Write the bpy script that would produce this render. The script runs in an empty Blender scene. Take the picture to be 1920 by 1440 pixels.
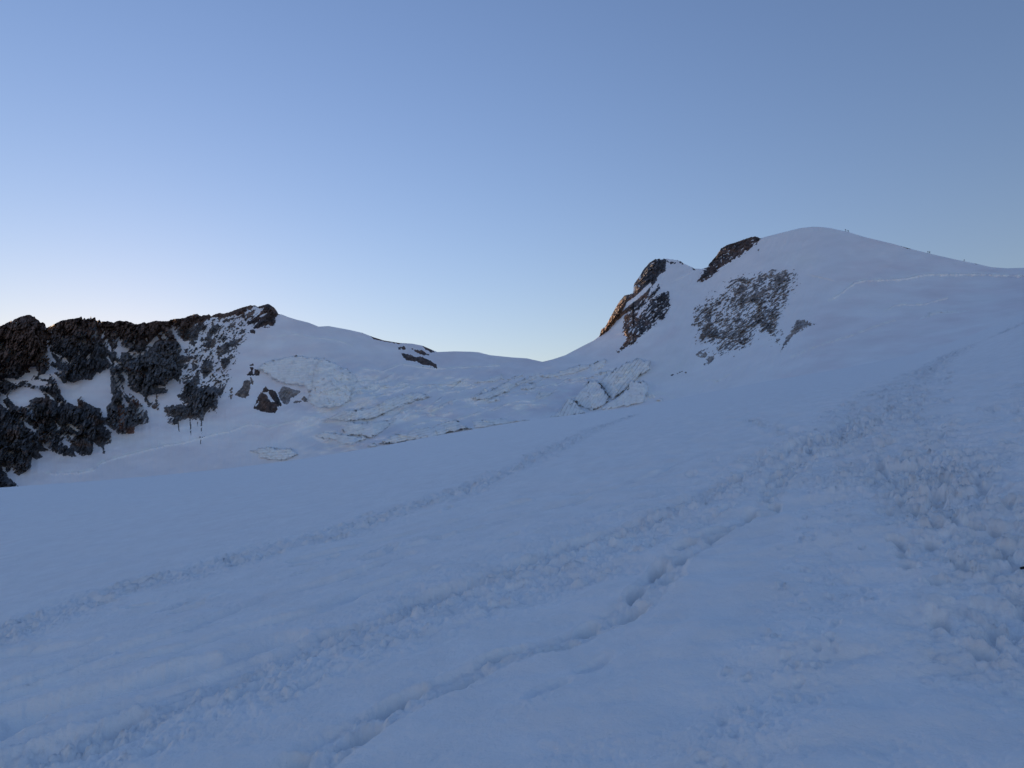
import bpy, bmesh, math, random
import numpy as np

# ------------------------------------------------------------------ camera, sky, sun, exposure
S = bpy.context.scene
W_, H_, F_ = 1920.0, 1440.0, 1331.0          # photograph size and focal length in its pixels
PITCH = math.radians(7.7)
EYE = 1.65
cam_d = bpy.data.cameras.new('camera'); cam = bpy.data.objects.new('camera', cam_d)
S.collection.objects.link(cam)
cam.location = (0, 0, 0); cam.rotation_euler = (math.radians(90) + PITCH, 0, 0)
cam_d.sensor_width = 36.0; cam_d.lens = 36.0 * F_ / W_
cam_d.clip_start = 0.1; cam_d.clip_end = 30000
S.camera = cam

SUN_AZ, SUN_EL = math.radians(-29.0), math.radians(4.0)
w = bpy.data.worlds.new('World'); S.world = w; w.use_nodes = True
nt = w.node_tree; nt.nodes.clear()
sky = nt.nodes.new('ShaderNodeTexSky'); sky.sky_type = 'NISHITA'; sky.sun_disc = False
sky.sun_elevation = SUN_EL; sky.sun_rotation = SUN_AZ
sky.altitude = 2000; sky.air_density = 1.8; sky.dust_density = 0.4; sky.ozone_density = 3.0
bg = nt.nodes.new('ShaderNodeBackground'); bg.inputs['Strength'].default_value = 0.15
wo = nt.nodes.new('ShaderNodeOutputWorld')
wb = nt.nodes.new('ShaderNodeVectorMath'); wb.operation = 'MULTIPLY'; wb.inputs[1].default_value = (1.23, 1.0, 1.19)   # white balance of the photograph
nt.links.new(sky.outputs[0], wb.inputs[0]); nt.links.new(wb.outputs[0], bg.inputs[0]); nt.links.new(bg.outputs[0], wo.inputs[0])

sd_ = bpy.data.lights.new('sun', 'SUN'); sun = bpy.data.objects.new('sun', sd_); S.collection.objects.link(sun)
sd_.energy = 5.0; sd_.angle = math.radians(0.5); sd_.color = (1.0, 0.72, 0.45)
# sun direction: lamp -Z points away from the sun
sun.rotation_euler = (math.radians(90) - SUN_EL, 0, math.pi - SUN_AZ)
sun.location = (0, 0, 500)

S.view_settings.view_transform = 'Standard'; S.view_settings.look = 'None'
S.view_settings.exposure = 1.04; S.view_settings.gamma = 1.0; S.view_settings.use_curve_mapping = False
S.render.engine = 'CYCLES'

# ------------------------------------------------------------------ numeric helpers
rng = np.random.default_rng(7); random.seed(7)
PERM = rng.permutation(1024).astype(np.int64); PERM = np.concatenate([PERM, PERM])
GA = rng.random(1024) * 2 * np.pi; GX, GY = np.cos(GA), np.sin(GA)

def perlin(x, y, seed=0):
    x = np.asarray(x, float) + seed * 37.17; y = np.asarray(y, float) + seed * 91.73
    xi = np.floor(x).astype(np.int64); yi = np.floor(y).astype(np.int64)
    xf = x - xi; yf = y - yi
    u = xf * xf * xf * (xf * (xf * 6 - 15) + 10); v = yf * yf * yf * (yf * (yf * 6 - 15) + 10)
    def g(ix, iy, dx, dy):
        h = PERM[(PERM[ix & 1023] + (iy & 1023))]
        return GX[h] * dx + GY[h] * dy
    a = g(xi, yi, xf, yf); b = g(xi + 1, yi, xf - 1, yf)
    c = g(xi, yi + 1, xf, yf - 1); d = g(xi + 1, yi + 1, xf - 1, yf - 1)
    return (a + u * (b - a) + v * ((c + u * (d - c)) - (a + u * (b - a)))) * 1.5

def fbm(x, y, n=4, seed=0, gain=.5):
    s = 0; a = 1; t = 0
    for i in range(n):
        s = s + a * perlin(x * 2 ** i, y * 2 ** i, seed + i * 3); t += a; a *= gain
    return s / t

def ridged(x, y, n=4, seed=0, gain=.5):
    s = 0; a = 1; t = 0
    for i in range(n):
        s = s + a * (1 - 2.2 * np.abs(perlin(x * 2 ** i, y * 2 ** i, seed + i * 3))); t += a; a *= gain
    return s / t

def facet(x, y, seed=0):
    """broken flat faces: height of tilted plates and the distance to the crack between them"""
    xi = np.floor(x).astype(np.int64); yi = np.floor(y).astype(np.int64)
    d1 = np.full(x.shape, 9.); d2 = np.full(x.shape, 9.); hh = np.zeros(x.shape)
    for ox in (-1, 0, 1):
        for oy in (-1, 0, 1):
            cx = xi + ox; cy = yi + oy
            k = PERM[(PERM[(cx + seed * 17) & 1023] + (cy & 1023))]; k2 = PERM[k]; k3 = PERM[k2]
            dx = x - (cx + .15 + .7 * k / 1024.); dy = y - (cy + .15 + .7 * k2 / 1024.)
            d = np.sqrt(dx * dx + dy * dy)
            h = (k3 / 512. - 1) * .8 + 1.3 * (GX[k] * dx + GY[k] * dy)
            b = d < d1
            d2 = np.where(b, d1, np.minimum(d2, d)); hh = np.where(b, h, hh); d1 = np.minimum(d1, d)
    return hh, d2 - d1

def sstep(a, b, x):
    t = np.clip((x - a) / (b - a), 0, 1); return t * t * (3 - 2 * t)

def rot(u, v, deg):
    c, s = math.cos(math.radians(deg)), math.sin(math.radians(deg))
    return u * c - v * s, u * s + v * c         # first = along a line rising to the right by deg

def Z(ox, oy, s, pts):                           # points read off an enlarged view of the photograph
    a = np.array([[float(q) for q in p.split(',')] for p in pts.split()])
    return a / s + np.array([ox, oy])

def pdist(P, X, Y, M):                           # signed distance to a polygon (inside > 0), clipped to M
    out = np.full(X.shape, -float(M))
    x0, y0 = P.min(0) - M; x1, y1 = P.max(0) + M
    m = (X > x0) & (X < x1) & (Y > y0) & (Y < y1)
    if not m.any(): return out
    x = X[m]; y = Y[m]; d = np.full(x.shape, 1e18); ins = np.zeros(x.shape, bool)
    for i in range(len(P)):
        ax, ay = P[i]; bx, by = P[(i + 1) % len(P)]
        ex, ey = bx - ax, by - ay
        L = ex * ex + ey * ey + 1e-12
        t = np.clip(((x - ax) * ex + (y - ay) * ey) / L, 0, 1)
        d = np.minimum(d, (x - ax - t * ex) ** 2 + (y - ay - t * ey) ** 2)
        if ay != by:
            c = ((ay > y) != (by > y)) & (x < (bx - ax) * (y - ay) / (by - ay) + ax); ins ^= c
    d = np.sqrt(d); out[m] = np.clip(np.where(ins, d, -d), -M, None)
    return out

def ldist(P, X, Y, M):                           # distance, side (+ = right of travel) and arc length along a polyline
    D = np.full(X.shape, float(M)); SD = np.zeros(X.shape); A = np.zeros(X.shape)
    x0, y0 = P.min(0) - M; x1, y1 = P.max(0) + M
    m = (X > x0) & (X < x1) & (Y > y0) & (Y < y1)
    if not m.any(): return D, SD, A
    x = X[m]; y = Y[m]; d = np.full(x.shape, 1e18); sd = np.zeros(x.shape); aa = np.zeros(x.shape); acc = 0.
    for i in range(len(P) - 1):
        ax, ay = P[i]; bx, by = P[i + 1]
        ex, ey = bx - ax, by - ay; L = ex * ex + ey * ey + 1e-12
        t = np.clip(((x - ax) * ex + (y - ay) * ey) / L, 0, 1)
        q = (x - ax - t * ex) ** 2 + (y - ay - t * ey) ** 2
        b = q < d
        d = np.where(b, q, d); sd = np.where(b, np.sign(ex * (y - ay) - ey * (x - ax)), sd)
        aa = np.where(b, acc + t * math.sqrt(L), aa); acc += math.sqrt(L)
    D[m] = np.minimum(np.sqrt(d), M); SD[m] = sd; A[m] = aa
    return D, SD, A

cp, sp = math.cos(PITCH), math.sin(PITCH)
def ray(u, v):                                   # direction through a photo pixel as (x/y, z/y)
    cx = (np.asarray(u, float) - W_ / 2) / F_; cy = (H_ / 2 - np.asarray(v, float)) / F_
    y = cp - cy * sp
    return cx / y, (sp + cy * cp) / y

# ------------------------------------------------------------------ materials
def new_mat(name, rough=.7, spec=.3):
    m = bpy.data.materials.new(name); m.use_nodes = True
    b = m.node_tree.nodes['Principled BSDF']
    b.inputs['Roughness'].default_value = rough; b.inputs['Specular IOR Level'].default_value = spec
    return m, m.node_tree, b

def node(t, kind, **kw):
    n = t.nodes.new(kind)
    for k, v in kw.items(): setattr(n, k, v)
    return n

def surface_mat(name, rough, spec, bumps, colvar=(0., 1.), sss=0.):
    """colour from the mesh's own 'albedo' attribute, broken up by grain; bumps = [(scale, strength, distance, stretch)]"""
    m, t, b = new_mat(name, rough, spec)
    at = node(t, 'ShaderNodeAttribute', attribute_name='albedo')
    tc = node(t, 'ShaderNodeTexCoord')
    nz = node(t, 'ShaderNodeTexNoise'); nz.inputs['Scale'].default_value = colvar[1]; nz.inputs['Detail'].default_value = 6
    t.links.new(tc.outputs['Object'], nz.inputs['Vector'])
    mr = node(t, 'ShaderNodeMapRange')
    mr.inputs['From Min'].default_value = .25; mr.inputs['From Max'].default_value = .75
    mr.inputs['To Min'].default_value = 1 - colvar[0]; mr.inputs['To Max'].default_value = 1 + colvar[0]
    t.links.new(nz.outputs['Fac'], mr.inputs['Value'])
    mx = node(t, 'ShaderNodeVectorMath', operation='SCALE')
    t.links.new(at.outputs['Color'], mx.inputs[0]); t.links.new(mr.outputs[0], mx.inputs['Scale'])
    t.links.new(mx.outputs[0], b.inputs['Base Color'])
    prev = None
    for sc, st, dist, stretch in bumps:
        mp = node(t, 'ShaderNodeMapping'); mp.inputs['Scale'].default_value = stretch
        n2 = node(t, 'ShaderNodeTexNoise'); n2.inputs['Scale'].default_value = sc; n2.inputs['Detail'].default_value = 5
        n2.inputs['Roughness'].default_value = .6
        t.links.new(tc.outputs['Object'], mp.inputs[0]); t.links.new(mp.outputs[0], n2.inputs['Vector'])
        bp = node(t, 'ShaderNodeBump'); bp.inputs['Strength'].default_value = st; bp.inputs['Distance'].default_value = dist
        t.links.new(n2.outputs['Fac'], bp.inputs['Height'])
        if prev: t.links.new(prev.outputs[0], bp.inputs['Normal'])
        prev = bp
    if prev: t.links.new(prev.outputs[0], b.inputs['Normal'])
    return m

M_SNOW_NEAR = surface_mat('firn_snow', .62, .25, [(70, .55, .008, (1, 1, 1)), (14, .45, .02, (1, 1, 1)), (3.5, .35, .05, (1, 1, 1))], (.05, 3.0))
M_SNOW_FAR = surface_mat('mountain_snow', .7, .2, [(.25, .5, .5, (1, 1, 1)), (.06, .4, 1.2, (1, 1, 1))], (.05, .05))
M_ROCK = surface_mat('gneiss_rock', .85, .25, [(.5, 1., 1.2, (1, 1, 1)), (.16, 1., 3.0, (1, 1, 1))], (.5, .22))
M_ICE = surface_mat('glacier_ice', .55, .3, [(.5, .4, .3, (1, 1, 1)), (.12, .5, 1.0, (.6, .6, 2.2))], (.06, .12))

def flat_mat(name, col, rough=.6, metal=0.):
    m, t, b = new_mat(name, rough)
    nz = node(t, 'ShaderNodeTexNoise'); nz.inputs['Scale'].default_value = 30
    cr = node(t, 'ShaderNodeMixRGB'); cr.inputs[1].default_value = (*col, 1); cr.inputs[2].default_value = (*[c * .7 for c in col], 1)
    t.links.new(nz.outputs['Fac'], cr.inputs[0]); t.links.new(cr.outputs[0], b.inputs['Base Color'])
    b.inputs['Metallic'].default_value = metal
    return m

# ------------------------------------------------------------------ mesh helpers
def grid_mesh(name, X, Y, Zz, mat, col=None, keep=None, wrap=False, valid=None):
    R, C = X.shape
    idx = np.arange(R * C, dtype=np.int32).reshape(R, C)
    a = idx[:-1, :-1]; b = idx[:-1, 1:]; c = idx[1:, 1:]; d = idx[1:, :-1]
    q = np.stack([a, b, c, d], -1)
    if keep is not None:
        k = keep[:-1, :-1] | keep[:-1, 1:] | keep[1:, 1:] | keep[1:, :-1]
        if valid is not None: k &= valid[:-1, :-1] & valid[:-1, 1:] & valid[1:, 1:] & valid[1:, :-1]
        q = q[k]
    q = q.reshape(-1, 4)
    if wrap:
        q2 = np.stack([idx[:-1, -1], idx[:-1, 0], idx[1:, 0], idx[1:, -1]], -1); q = np.concatenate([q, q2])
    co = np.stack([X, Y, Zz], -1).reshape(-1, 3).astype(np.float32)
    if col is not None: cc = col.reshape(-1, 3)
    if keep is not None:
        used = np.unique(q); mp = np.full(R * C, -1, np.int32); mp[used] = np.arange(len(used), dtype=np.int32)
        q = mp[q]; co = co[used]
        if col is not None: cc = cc[used]
    me = bpy.data.meshes.new(name)
    me.vertices.add(len(co)); me.vertices.foreach_set('co', co.ravel())
    me.loops.add(q.size); me.loops.foreach_set('vertex_index', q.ravel().astype(np.int32))
    me.polygons.add(len(q)); me.polygons.foreach_set('loop_start', np.arange(0, q.size, 4, dtype=np.int32))
    me.polygons.foreach_set('loop_total', np.full(len(q), 4, np.int32))
    me.polygons.foreach_set('use_smooth', np.ones(len(q), bool))
    me.update(calc_edges=True)
    if col is not None:
        at = me.attributes.new('albedo', 'FLOAT_COLOR', 'POINT')
        at.data.foreach_set('color', np.concatenate([cc, np.ones((len(cc), 1))], 1).astype(np.float32).ravel())
    me.materials.append(mat)
    o = bpy.data.objects.new(name, me); S.collection.objects.link(o)
    return o

def tag(o, label=None, cat=None, group=None, kind=None):
    if label: o['label'] = label
    if cat: o['category'] = cat
    if group: o['group'] = group
    if kind: o['kind'] = kind
    return o

# ================================================================== THE FAR MOUNTAINS
CREST = np.array([(-1000,600),(-700,560),(-400,600),(-200,585),(-90,628),(-30,622),
(0,611.8),(13.5,605),(38.5,593.5),(53,590),(58,591),(61.5,593.5),(64.6,593.3),(66.7,596.7),(73,601),(75.5,605),(80.7,604),(85,607.6),(87,613.9),(90.6,613.3),(98,610),(104,606),(114.6,601.4),(130,598),(144,596.7),(153.5,592.6),(154.6,599),(158,596.7),(166,597),(171,593),(171.8,597.8),(178.6,593.6),(179.8,601),(183,601),(186.8,599),(190.4,603.4),(200.8,601.9),(213,604.8),(223.8,600.8),(231,602.4),(235,601.4),(246.7,604.5),(253,607.6),(263,607),(270.6,603.4),(273.8,606),(284,603.4),(291.5,601.4),(305,602.4),(315.4,601.9),(320.6,598.8),(336,597.2),(346.7,595.6),(353,592.5),(363,589.9),(369.6,588.3),(373.8,591.5),(377.5,592.8),(382.7,590.2),(387,591),(391.6,589),(395.7,592.8),(406.7,587.6),(413,587),(418,588),(429.6,585.5),(444,580),(454.6,576),(469,572.3),(478.5,572.5),(482.7,575),(489,573.5),(496,571.5),(502.5,569.7),(508.7,572.5),(515,577.7),(519,583),(522.3,589),(528.5,589.7),(540,594.4),
(555,599),(578.6,604.9),(597.5,612.4),(616,611.3),(652.7,618),(679,624),(700.6,632.3),(719.8,638.3),(748.5,643),(772.5,644.3),(791.7,648),(808,655),(820,660),(851.6,658.7),(882.7,659.4),(897,660.4),(918.6,665.9),(959,670),(988,671.9),(1017,678.4),(1036,673.8),(1060,666),(1073,659),(1098,646),(1113,638.5),(1124,629.7),(1127.5,618),(1136.7,610),(1143.5,596.5),(1155,575.8),(1162,564.4),(1171,554),(1186,550.6),(1189,532),(1200.8,516),(1205.4,507),(1216.9,493.3),(1228.3,485.8),(1242,484.2),(1260.4,486.5),(1274,488.7),(1283,494.5),(1301.7,503.6),(1315,504.2),(1327,501),(1329,495.6),(1343,479.6),(1352,465.8),(1363.5,459),(1379.6,454.4),(1404.8,445.2),(1417,443),(1425.4,447),(1439,443),(1466.6,436),(1498.7,428),(1524,425),(1540,425.7),(1555.6,427.5),(1590,434.8),(1622,444.7),(1674.8,457.3),(1709,467),(1743.5,475.6),(1789,486),(1833,495),(1858,500.8),(1888,503),(1920,502),(2100,492),(2500,450),(3000,420)], float)
ROCKY = [(-1000, 524), (1125, 1300), (1328, 1424)]
def crest(u):
    v = np.interp(u, CREST[:, 0], CREST[:, 1])
    r = np.zeros_like(v)
    for a, b in ROCKY: r = np.maximum(r, sstep(a - 2, a + 3, u) * (1 - sstep(b - 3, b + 2, u)))
    return v + r * (1.3 * fbm(u / 5.0, u * 0 + .5, 3, 5) + .6 * perlin(u / 1.7, u * 0 + .3, 9))
SIL = np.array([(-1000,1020),(-300,935),(0,914.5),(150,904),(300,892),(420,880),(560,862),(700,839),(840,813),(1000,787),(1180,765),(1300,742),(1430,716),(1540,698),(1640,680),(1740,658),(1830,625),(1920,588),(2200,500),(3000,300)], float)
# smooth the traced silhouette
_u = np.arange(-1000, 3001, 5.); _s = np.interp(_u, SIL[:, 0], SIL[:, 1]); _k = np.hanning(31); _k /= _k.sum()
_s = np.convolve(np.pad(_s, 15, 'edge'), _k, 'valid')
def sil(u): return np.interp(u, _u, _s)
def foot(u): return sil(u) + 55

UC = [-1000, -400, 0, 300, 520, 620, 820, 1010, 1130, 1300, 1540, 1750, 1920, 2300, 3000]
YC = [900, 800, 790, 810, 830, 850, 930, 965, 1045, 1040, 900, 810, 760, 700, 700]
YF = [700, 640, 600, 610, 600, 570, 500, 470, 480, 480, 390, 320, 290, 240, 200]
YC = [.8 * q for q in YC]; YF = [.8 * q for q in YF]
PW = [.7, .7, .62, .62, .7, .9, 1.0, .9, .6, .7, .8, .8, .8, .8, .8]
def sm(u, T):
    g = np.linspace(-1000, 3000, 401); y = np.interp(g, UC, T); k = np.hanning(23); k /= k.sum()
    y = np.convolve(np.pad(y, 11, 'edge'), k, 'valid'); return np.interp(u, g, y)
_cs = np.interp(_u, CREST[:, 0], CREST[:, 1]); _k2 = np.hanning(41); _k2 /= _k2.sum()
_cs = np.convolve(np.pad(_cs, 20, 'edge'), _k2, 'valid')
def crest_smooth(u): return np.interp(u, _u, _cs)

z2 = lambda p: Z(300, 560, 4.236, p)
z3 = lambda p: Z(600, 600, 4.174, p)
z4 = lambda p: Z(940, 600, 4.8, p)
z5 = lambda p: Z(1100, 420, 4.3636, p)
z6 = lambda p: Z(1480, 400, 4.3636, p)
LINES = [   # crevasse lips: polyline, height (m), fade below (px), paler width (px)
 (np.concatenate([Z(0,560,4,"350,1310 600,1300 700,1280 760,1230 830,1200 950,1170 1100,1130 1220,1105"), z2("0,1165 160,1145 400,1080 560,1045 700,995 800,1000 860,1025 1000,980 1100,965 1240,935")]), 2.6, 26, 4.5),
 (z2("930,300 1000,285 1070,275 1200,310 1300,310 1420,330 1525,370"), 1.8, 25, 2.5),
 (z3("300,370 480,400 640,340 760,360 920,378 1100,368 1400,352"), 2.0, 18, 3.0),
 (z3("130,470 300,490 510,505"), 1.2, 12, 2.0),
 (z3("560,520 800,500 1000,505 1200,500"), 1.0, 14, 2.0),
 (z6("330,710 440,635 530,565 620,545 780,540 960,530 1060,505 1180,495 1400,495 1540,492 1750,502 1920,505"), 3.0, 45, 4.5),
 (z6("780,800 850,755 920,740 1020,745 1100,740 1200,712 1290,690"), 2.4, 30, 3.0),
 (z6("0,1180 220,1085 480,1005 700,920 860,870"), 1.4, 25, 2.5),
 (z5("1040,1300 1150,1240 1250,1170"), 1.2, 12, 2.0),
 (z5("930,1300 1000,1270 1080,1285"), 1.0, 12, 2.0),
 (z3("1040,1010 1300,1000 1500,1030"), .5, 12, 1.0),
]
_r = random.Random(5)
for _i in range(34):                             # many small crevasse lips in the icefall
    _u0 = _r.uniform(600, 1230); _v0 = _r.uniform(700, float(sil(_u0)) - 12) if sil(_u0) > 715 else 705
    _n = 5; _L = _r.uniform(22, 75); _sl = _r.uniform(-.42, -.02); _cv = _r.uniform(-.25, .25)
    _t = np.linspace(-.5, .5, _n)
    LINES.append((np.stack([_u0 + _t * _L, _v0 + _t * _L * _sl + _cv * _L * _t * _t + np.array([_r.uniform(-1.2, 1.2) for _q in _t])], 1), 1., 10, _r.uniform(1.6, 5.0)))
for _i in range(16):                             # longer ice steps right across the saddle
    _u0 = _r.uniform(640, 1160); _v0 = _r.uniform(696, max(700, float(sil(_u0)) - 22))
    _L = _r.uniform(70, 170); _sl = _r.uniform(-.38, -.12); _t = np.linspace(-.5, .5, 9)
    LINES.append((np.stack([_u0 + _t * _L, _v0 + _t * _L * _sl + 4 * np.sin(_t * _r.uniform(4, 10)) + np.array([_r.uniform(-1.5, 1.5) for _q in _t])], 1), 1., 10, _r.uniform(3., 7.5)))
RIDGES = [  # snow edges: polyline, height (m), half width (px)
 (z6("620,205 480,250 420,340 400,450 400,560 330,700 330,700"), 6.0, 70),
 (z2("960,130 880,260 800,400 740,500"), 5.0, 34),
 (z5("0,1180 240,1080 420,1100"), 3.0, 30),
 (np.array([(600,640),(640,700),(700,740)]), 5., 60),
 (np.array([(900,700),(960,740),(1040,770)]), 4., 50),
]
def base_depth(u, v):
    """forward distance of the snow surface seen through photo pixel (u, v)"""
    v0 = v
    for P, h, fade, wd in LINES:                 # a lip: a steep little wall, then the slope goes on
        d, s, a = ldist(P, u, v0, wd * 3 + 4)
        w2 = wd * (.85 + .9 * fbm(a / 14., a * 0, 3, int(fade))) * sstep(0, 12, a)
        m = (d < w2) & (s > 0)
        v = v + np.where(m, w2 - d, 0) * .9
    c = crest_smooth(u); f = foot(u)
    t = np.clip((f - v) / (f - c), 0, 1.6)
    yc, yf, p = sm(u, YC), sm(u, YF), sm(u, PW)
    D = yf + (yc - yf) * np.power(t, p)
    # broad swells, stronger in the icefall
    ice = sstep(500, 640, u) * (1 - sstep(1080, 1230, u)) * sstep(660, 720, v)
    wx = 14 * fbm(u / 60., v / 60., 2, 19)
    D = D - (3.0 - 1.8 * sstep(1250, 1350, u) + 22.0 * ice) * fbm((u + wx) / 120., (v + wx) / 46., 3, 21)
    a, b = rot(u, v, 22)
    D = D - (1.2 + 11.0 * ice) * fbm(a / 60., b / 20., 3, 31)
    # runnels down the steep faces
    rr = sstep(1150, 1300, u) * (1 - sstep(1500, 1580, u))
    a, b = rot(u, v, 62)
    D = D - rr * 2.4 * fbm(a / 90., b / 9., 3, 41)
    rl = (1 - sstep(560, 620, u)) * sstep(700, 800, v)
    D = D - rl * .8 * fbm(u / 9., v / 90., 3, 43)
    for P, h, wd in RIDGES:
        d, s, a = ldist(P, u, v, wd); tot = np.hypot(*(P[1:] - P[:-1]).T).sum()
        h = 1.7 * h * (1 - sstep(tot - 70, tot, a))
        D = D - h * (1 - np.sqrt(np.clip(d / wd, 0, 1) ** 2 + .02)) * (d < wd)
    return D

def to_world(u, v, D):
    X, Zr = ray(u, v); return X * D, D, Zr * D

SNOW_A = np.array([.91, .955, .985]); DUST = np.array([.85, .845, .885]); ICE_A = np.array([.94, .99, .975])
def mix(a, b, t): return a + (b - a) * t[..., None]

# ---- snow mesh of both massifs and the glacier between them
uu = np.concatenate([np.arange(-1000, -40, 16.), np.arange(-40, 1960, 1.25), np.arange(1960, 3000, 16.)])
NR = 270
ss = np.linspace(0, 1, NR)
U = np.repeat(uu[None], NR, 0); cr = crest(uu) + np.where((uu < 524) | ((uu > 1126) & (uu < 1245)) | ((uu > 1330) & (uu < 1424)), 1.5, 0)
V = cr[None] + (foot(uu) - cr)[None] * ss[:, None]
D = base_depth(U, V)
X, Y, ZZ = to_world(U, V, D)
dust = np.clip(fbm(U / 140., V / 30., 4, 51) * 1.6 + .42, 0, 1) * .9
dust = np.maximum(dust, sstep(820, 850, V) * (1 - sstep(420, 520, U)) * .7)          # old dusty snow under the left cliff
dust = np.maximum(dust, np.clip(1 - np.hypot((U - 990) / 60, (V - 676) / 8), 0, 1))  # warmer, duller tint over the crest of the col
dust = dust * (1 - .75 * sstep(1190, 1260, U) * (1 - sstep(1520, 1580, U + (V - 560) * .6)))
d_, s_, _ = ldist(z5("560,990 640,940 720,870"), U, V, 16); dust = np.maximum(dust, (1 - d_ / 16) * .8)
d_, s_, _ = ldist(z6("180,1100 420,1020 640,940 820,880"), U, V, 12); dust = np.maximum(dust, (1 - d_ / 12) * .9)
ice = np.zeros_like(U)
for P, h, fade, wd in LINES:
    d, s, _ = ldist(P, U, V, wd * 2.5); ice = np.maximum(ice, (1 - sstep(wd * .4, wd * (1.1 + .9 * fbm(U / 7, V / 5, 2, 61)), d)) * np.clip(.45 + 1.3 * fbm(U / 16, V / 9, 2, 63), 0, .9))
ic = sstep(560, 640, U) * (1 - sstep(1250, 1400, U)) * sstep(680, 720, V)
ice = np.maximum(ice, ic * np.clip(fbm(U / 40., V / 14., 4, 71) * 2 - .1, 0, .8))
ice = np.maximum(ice, .6 * np.clip(1 - np.hypot((U - 1505) / 55, (V - 487) / 22), 0, 1))
ice = np.maximum(ice, .55 * np.clip(1 - np.hypot((U - 1255) / 120, (V - 690) / 60), 0, 1) * (1 + fbm(U / 14, V / 9, 3, 77)))
col = mix(mix(SNOW_A + 0 * U[..., None], DUST, dust), ICE_A, np.clip(ice, 0, 1))
# far side of the ridge: falls away behind the crest
bx, by, bz, bc = [], [], [], []
for dy, dz in ((900, 420), (420, 170), (150, 52), (45, 10), (12, 1.2)):
    bx.append(X[0] * (Y[0] + dy) / Y[0]); by.append(Y[0] + dy); bz.append(ZZ[0] - dz * (.6 + .5 * np.clip(ZZ[0] / 200, 0, 2))); bc.append(col[0])
fx, fy, fz, fc = [], [], [], []
for k, dz in ((.93, -12), (.8, -30)):
    fx.append(X[-1] * k); fy.append(Y[-1] * k); fz.append(ZZ[-1] + dz); fc.append(col[-1])
Xa = np.vstack([bx, X, fx]); Ya = np.vstack([by, Y, fy]); Za = np.vstack([bz, ZZ, fz])
Ca = np.concatenate([np.array(bc), col, np.array(fc)])
o = grid_mesh('snow_mountain', Xa, Ya, Za, M_SNOW_FAR, Ca); tag(o, kind='structure')

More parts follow.
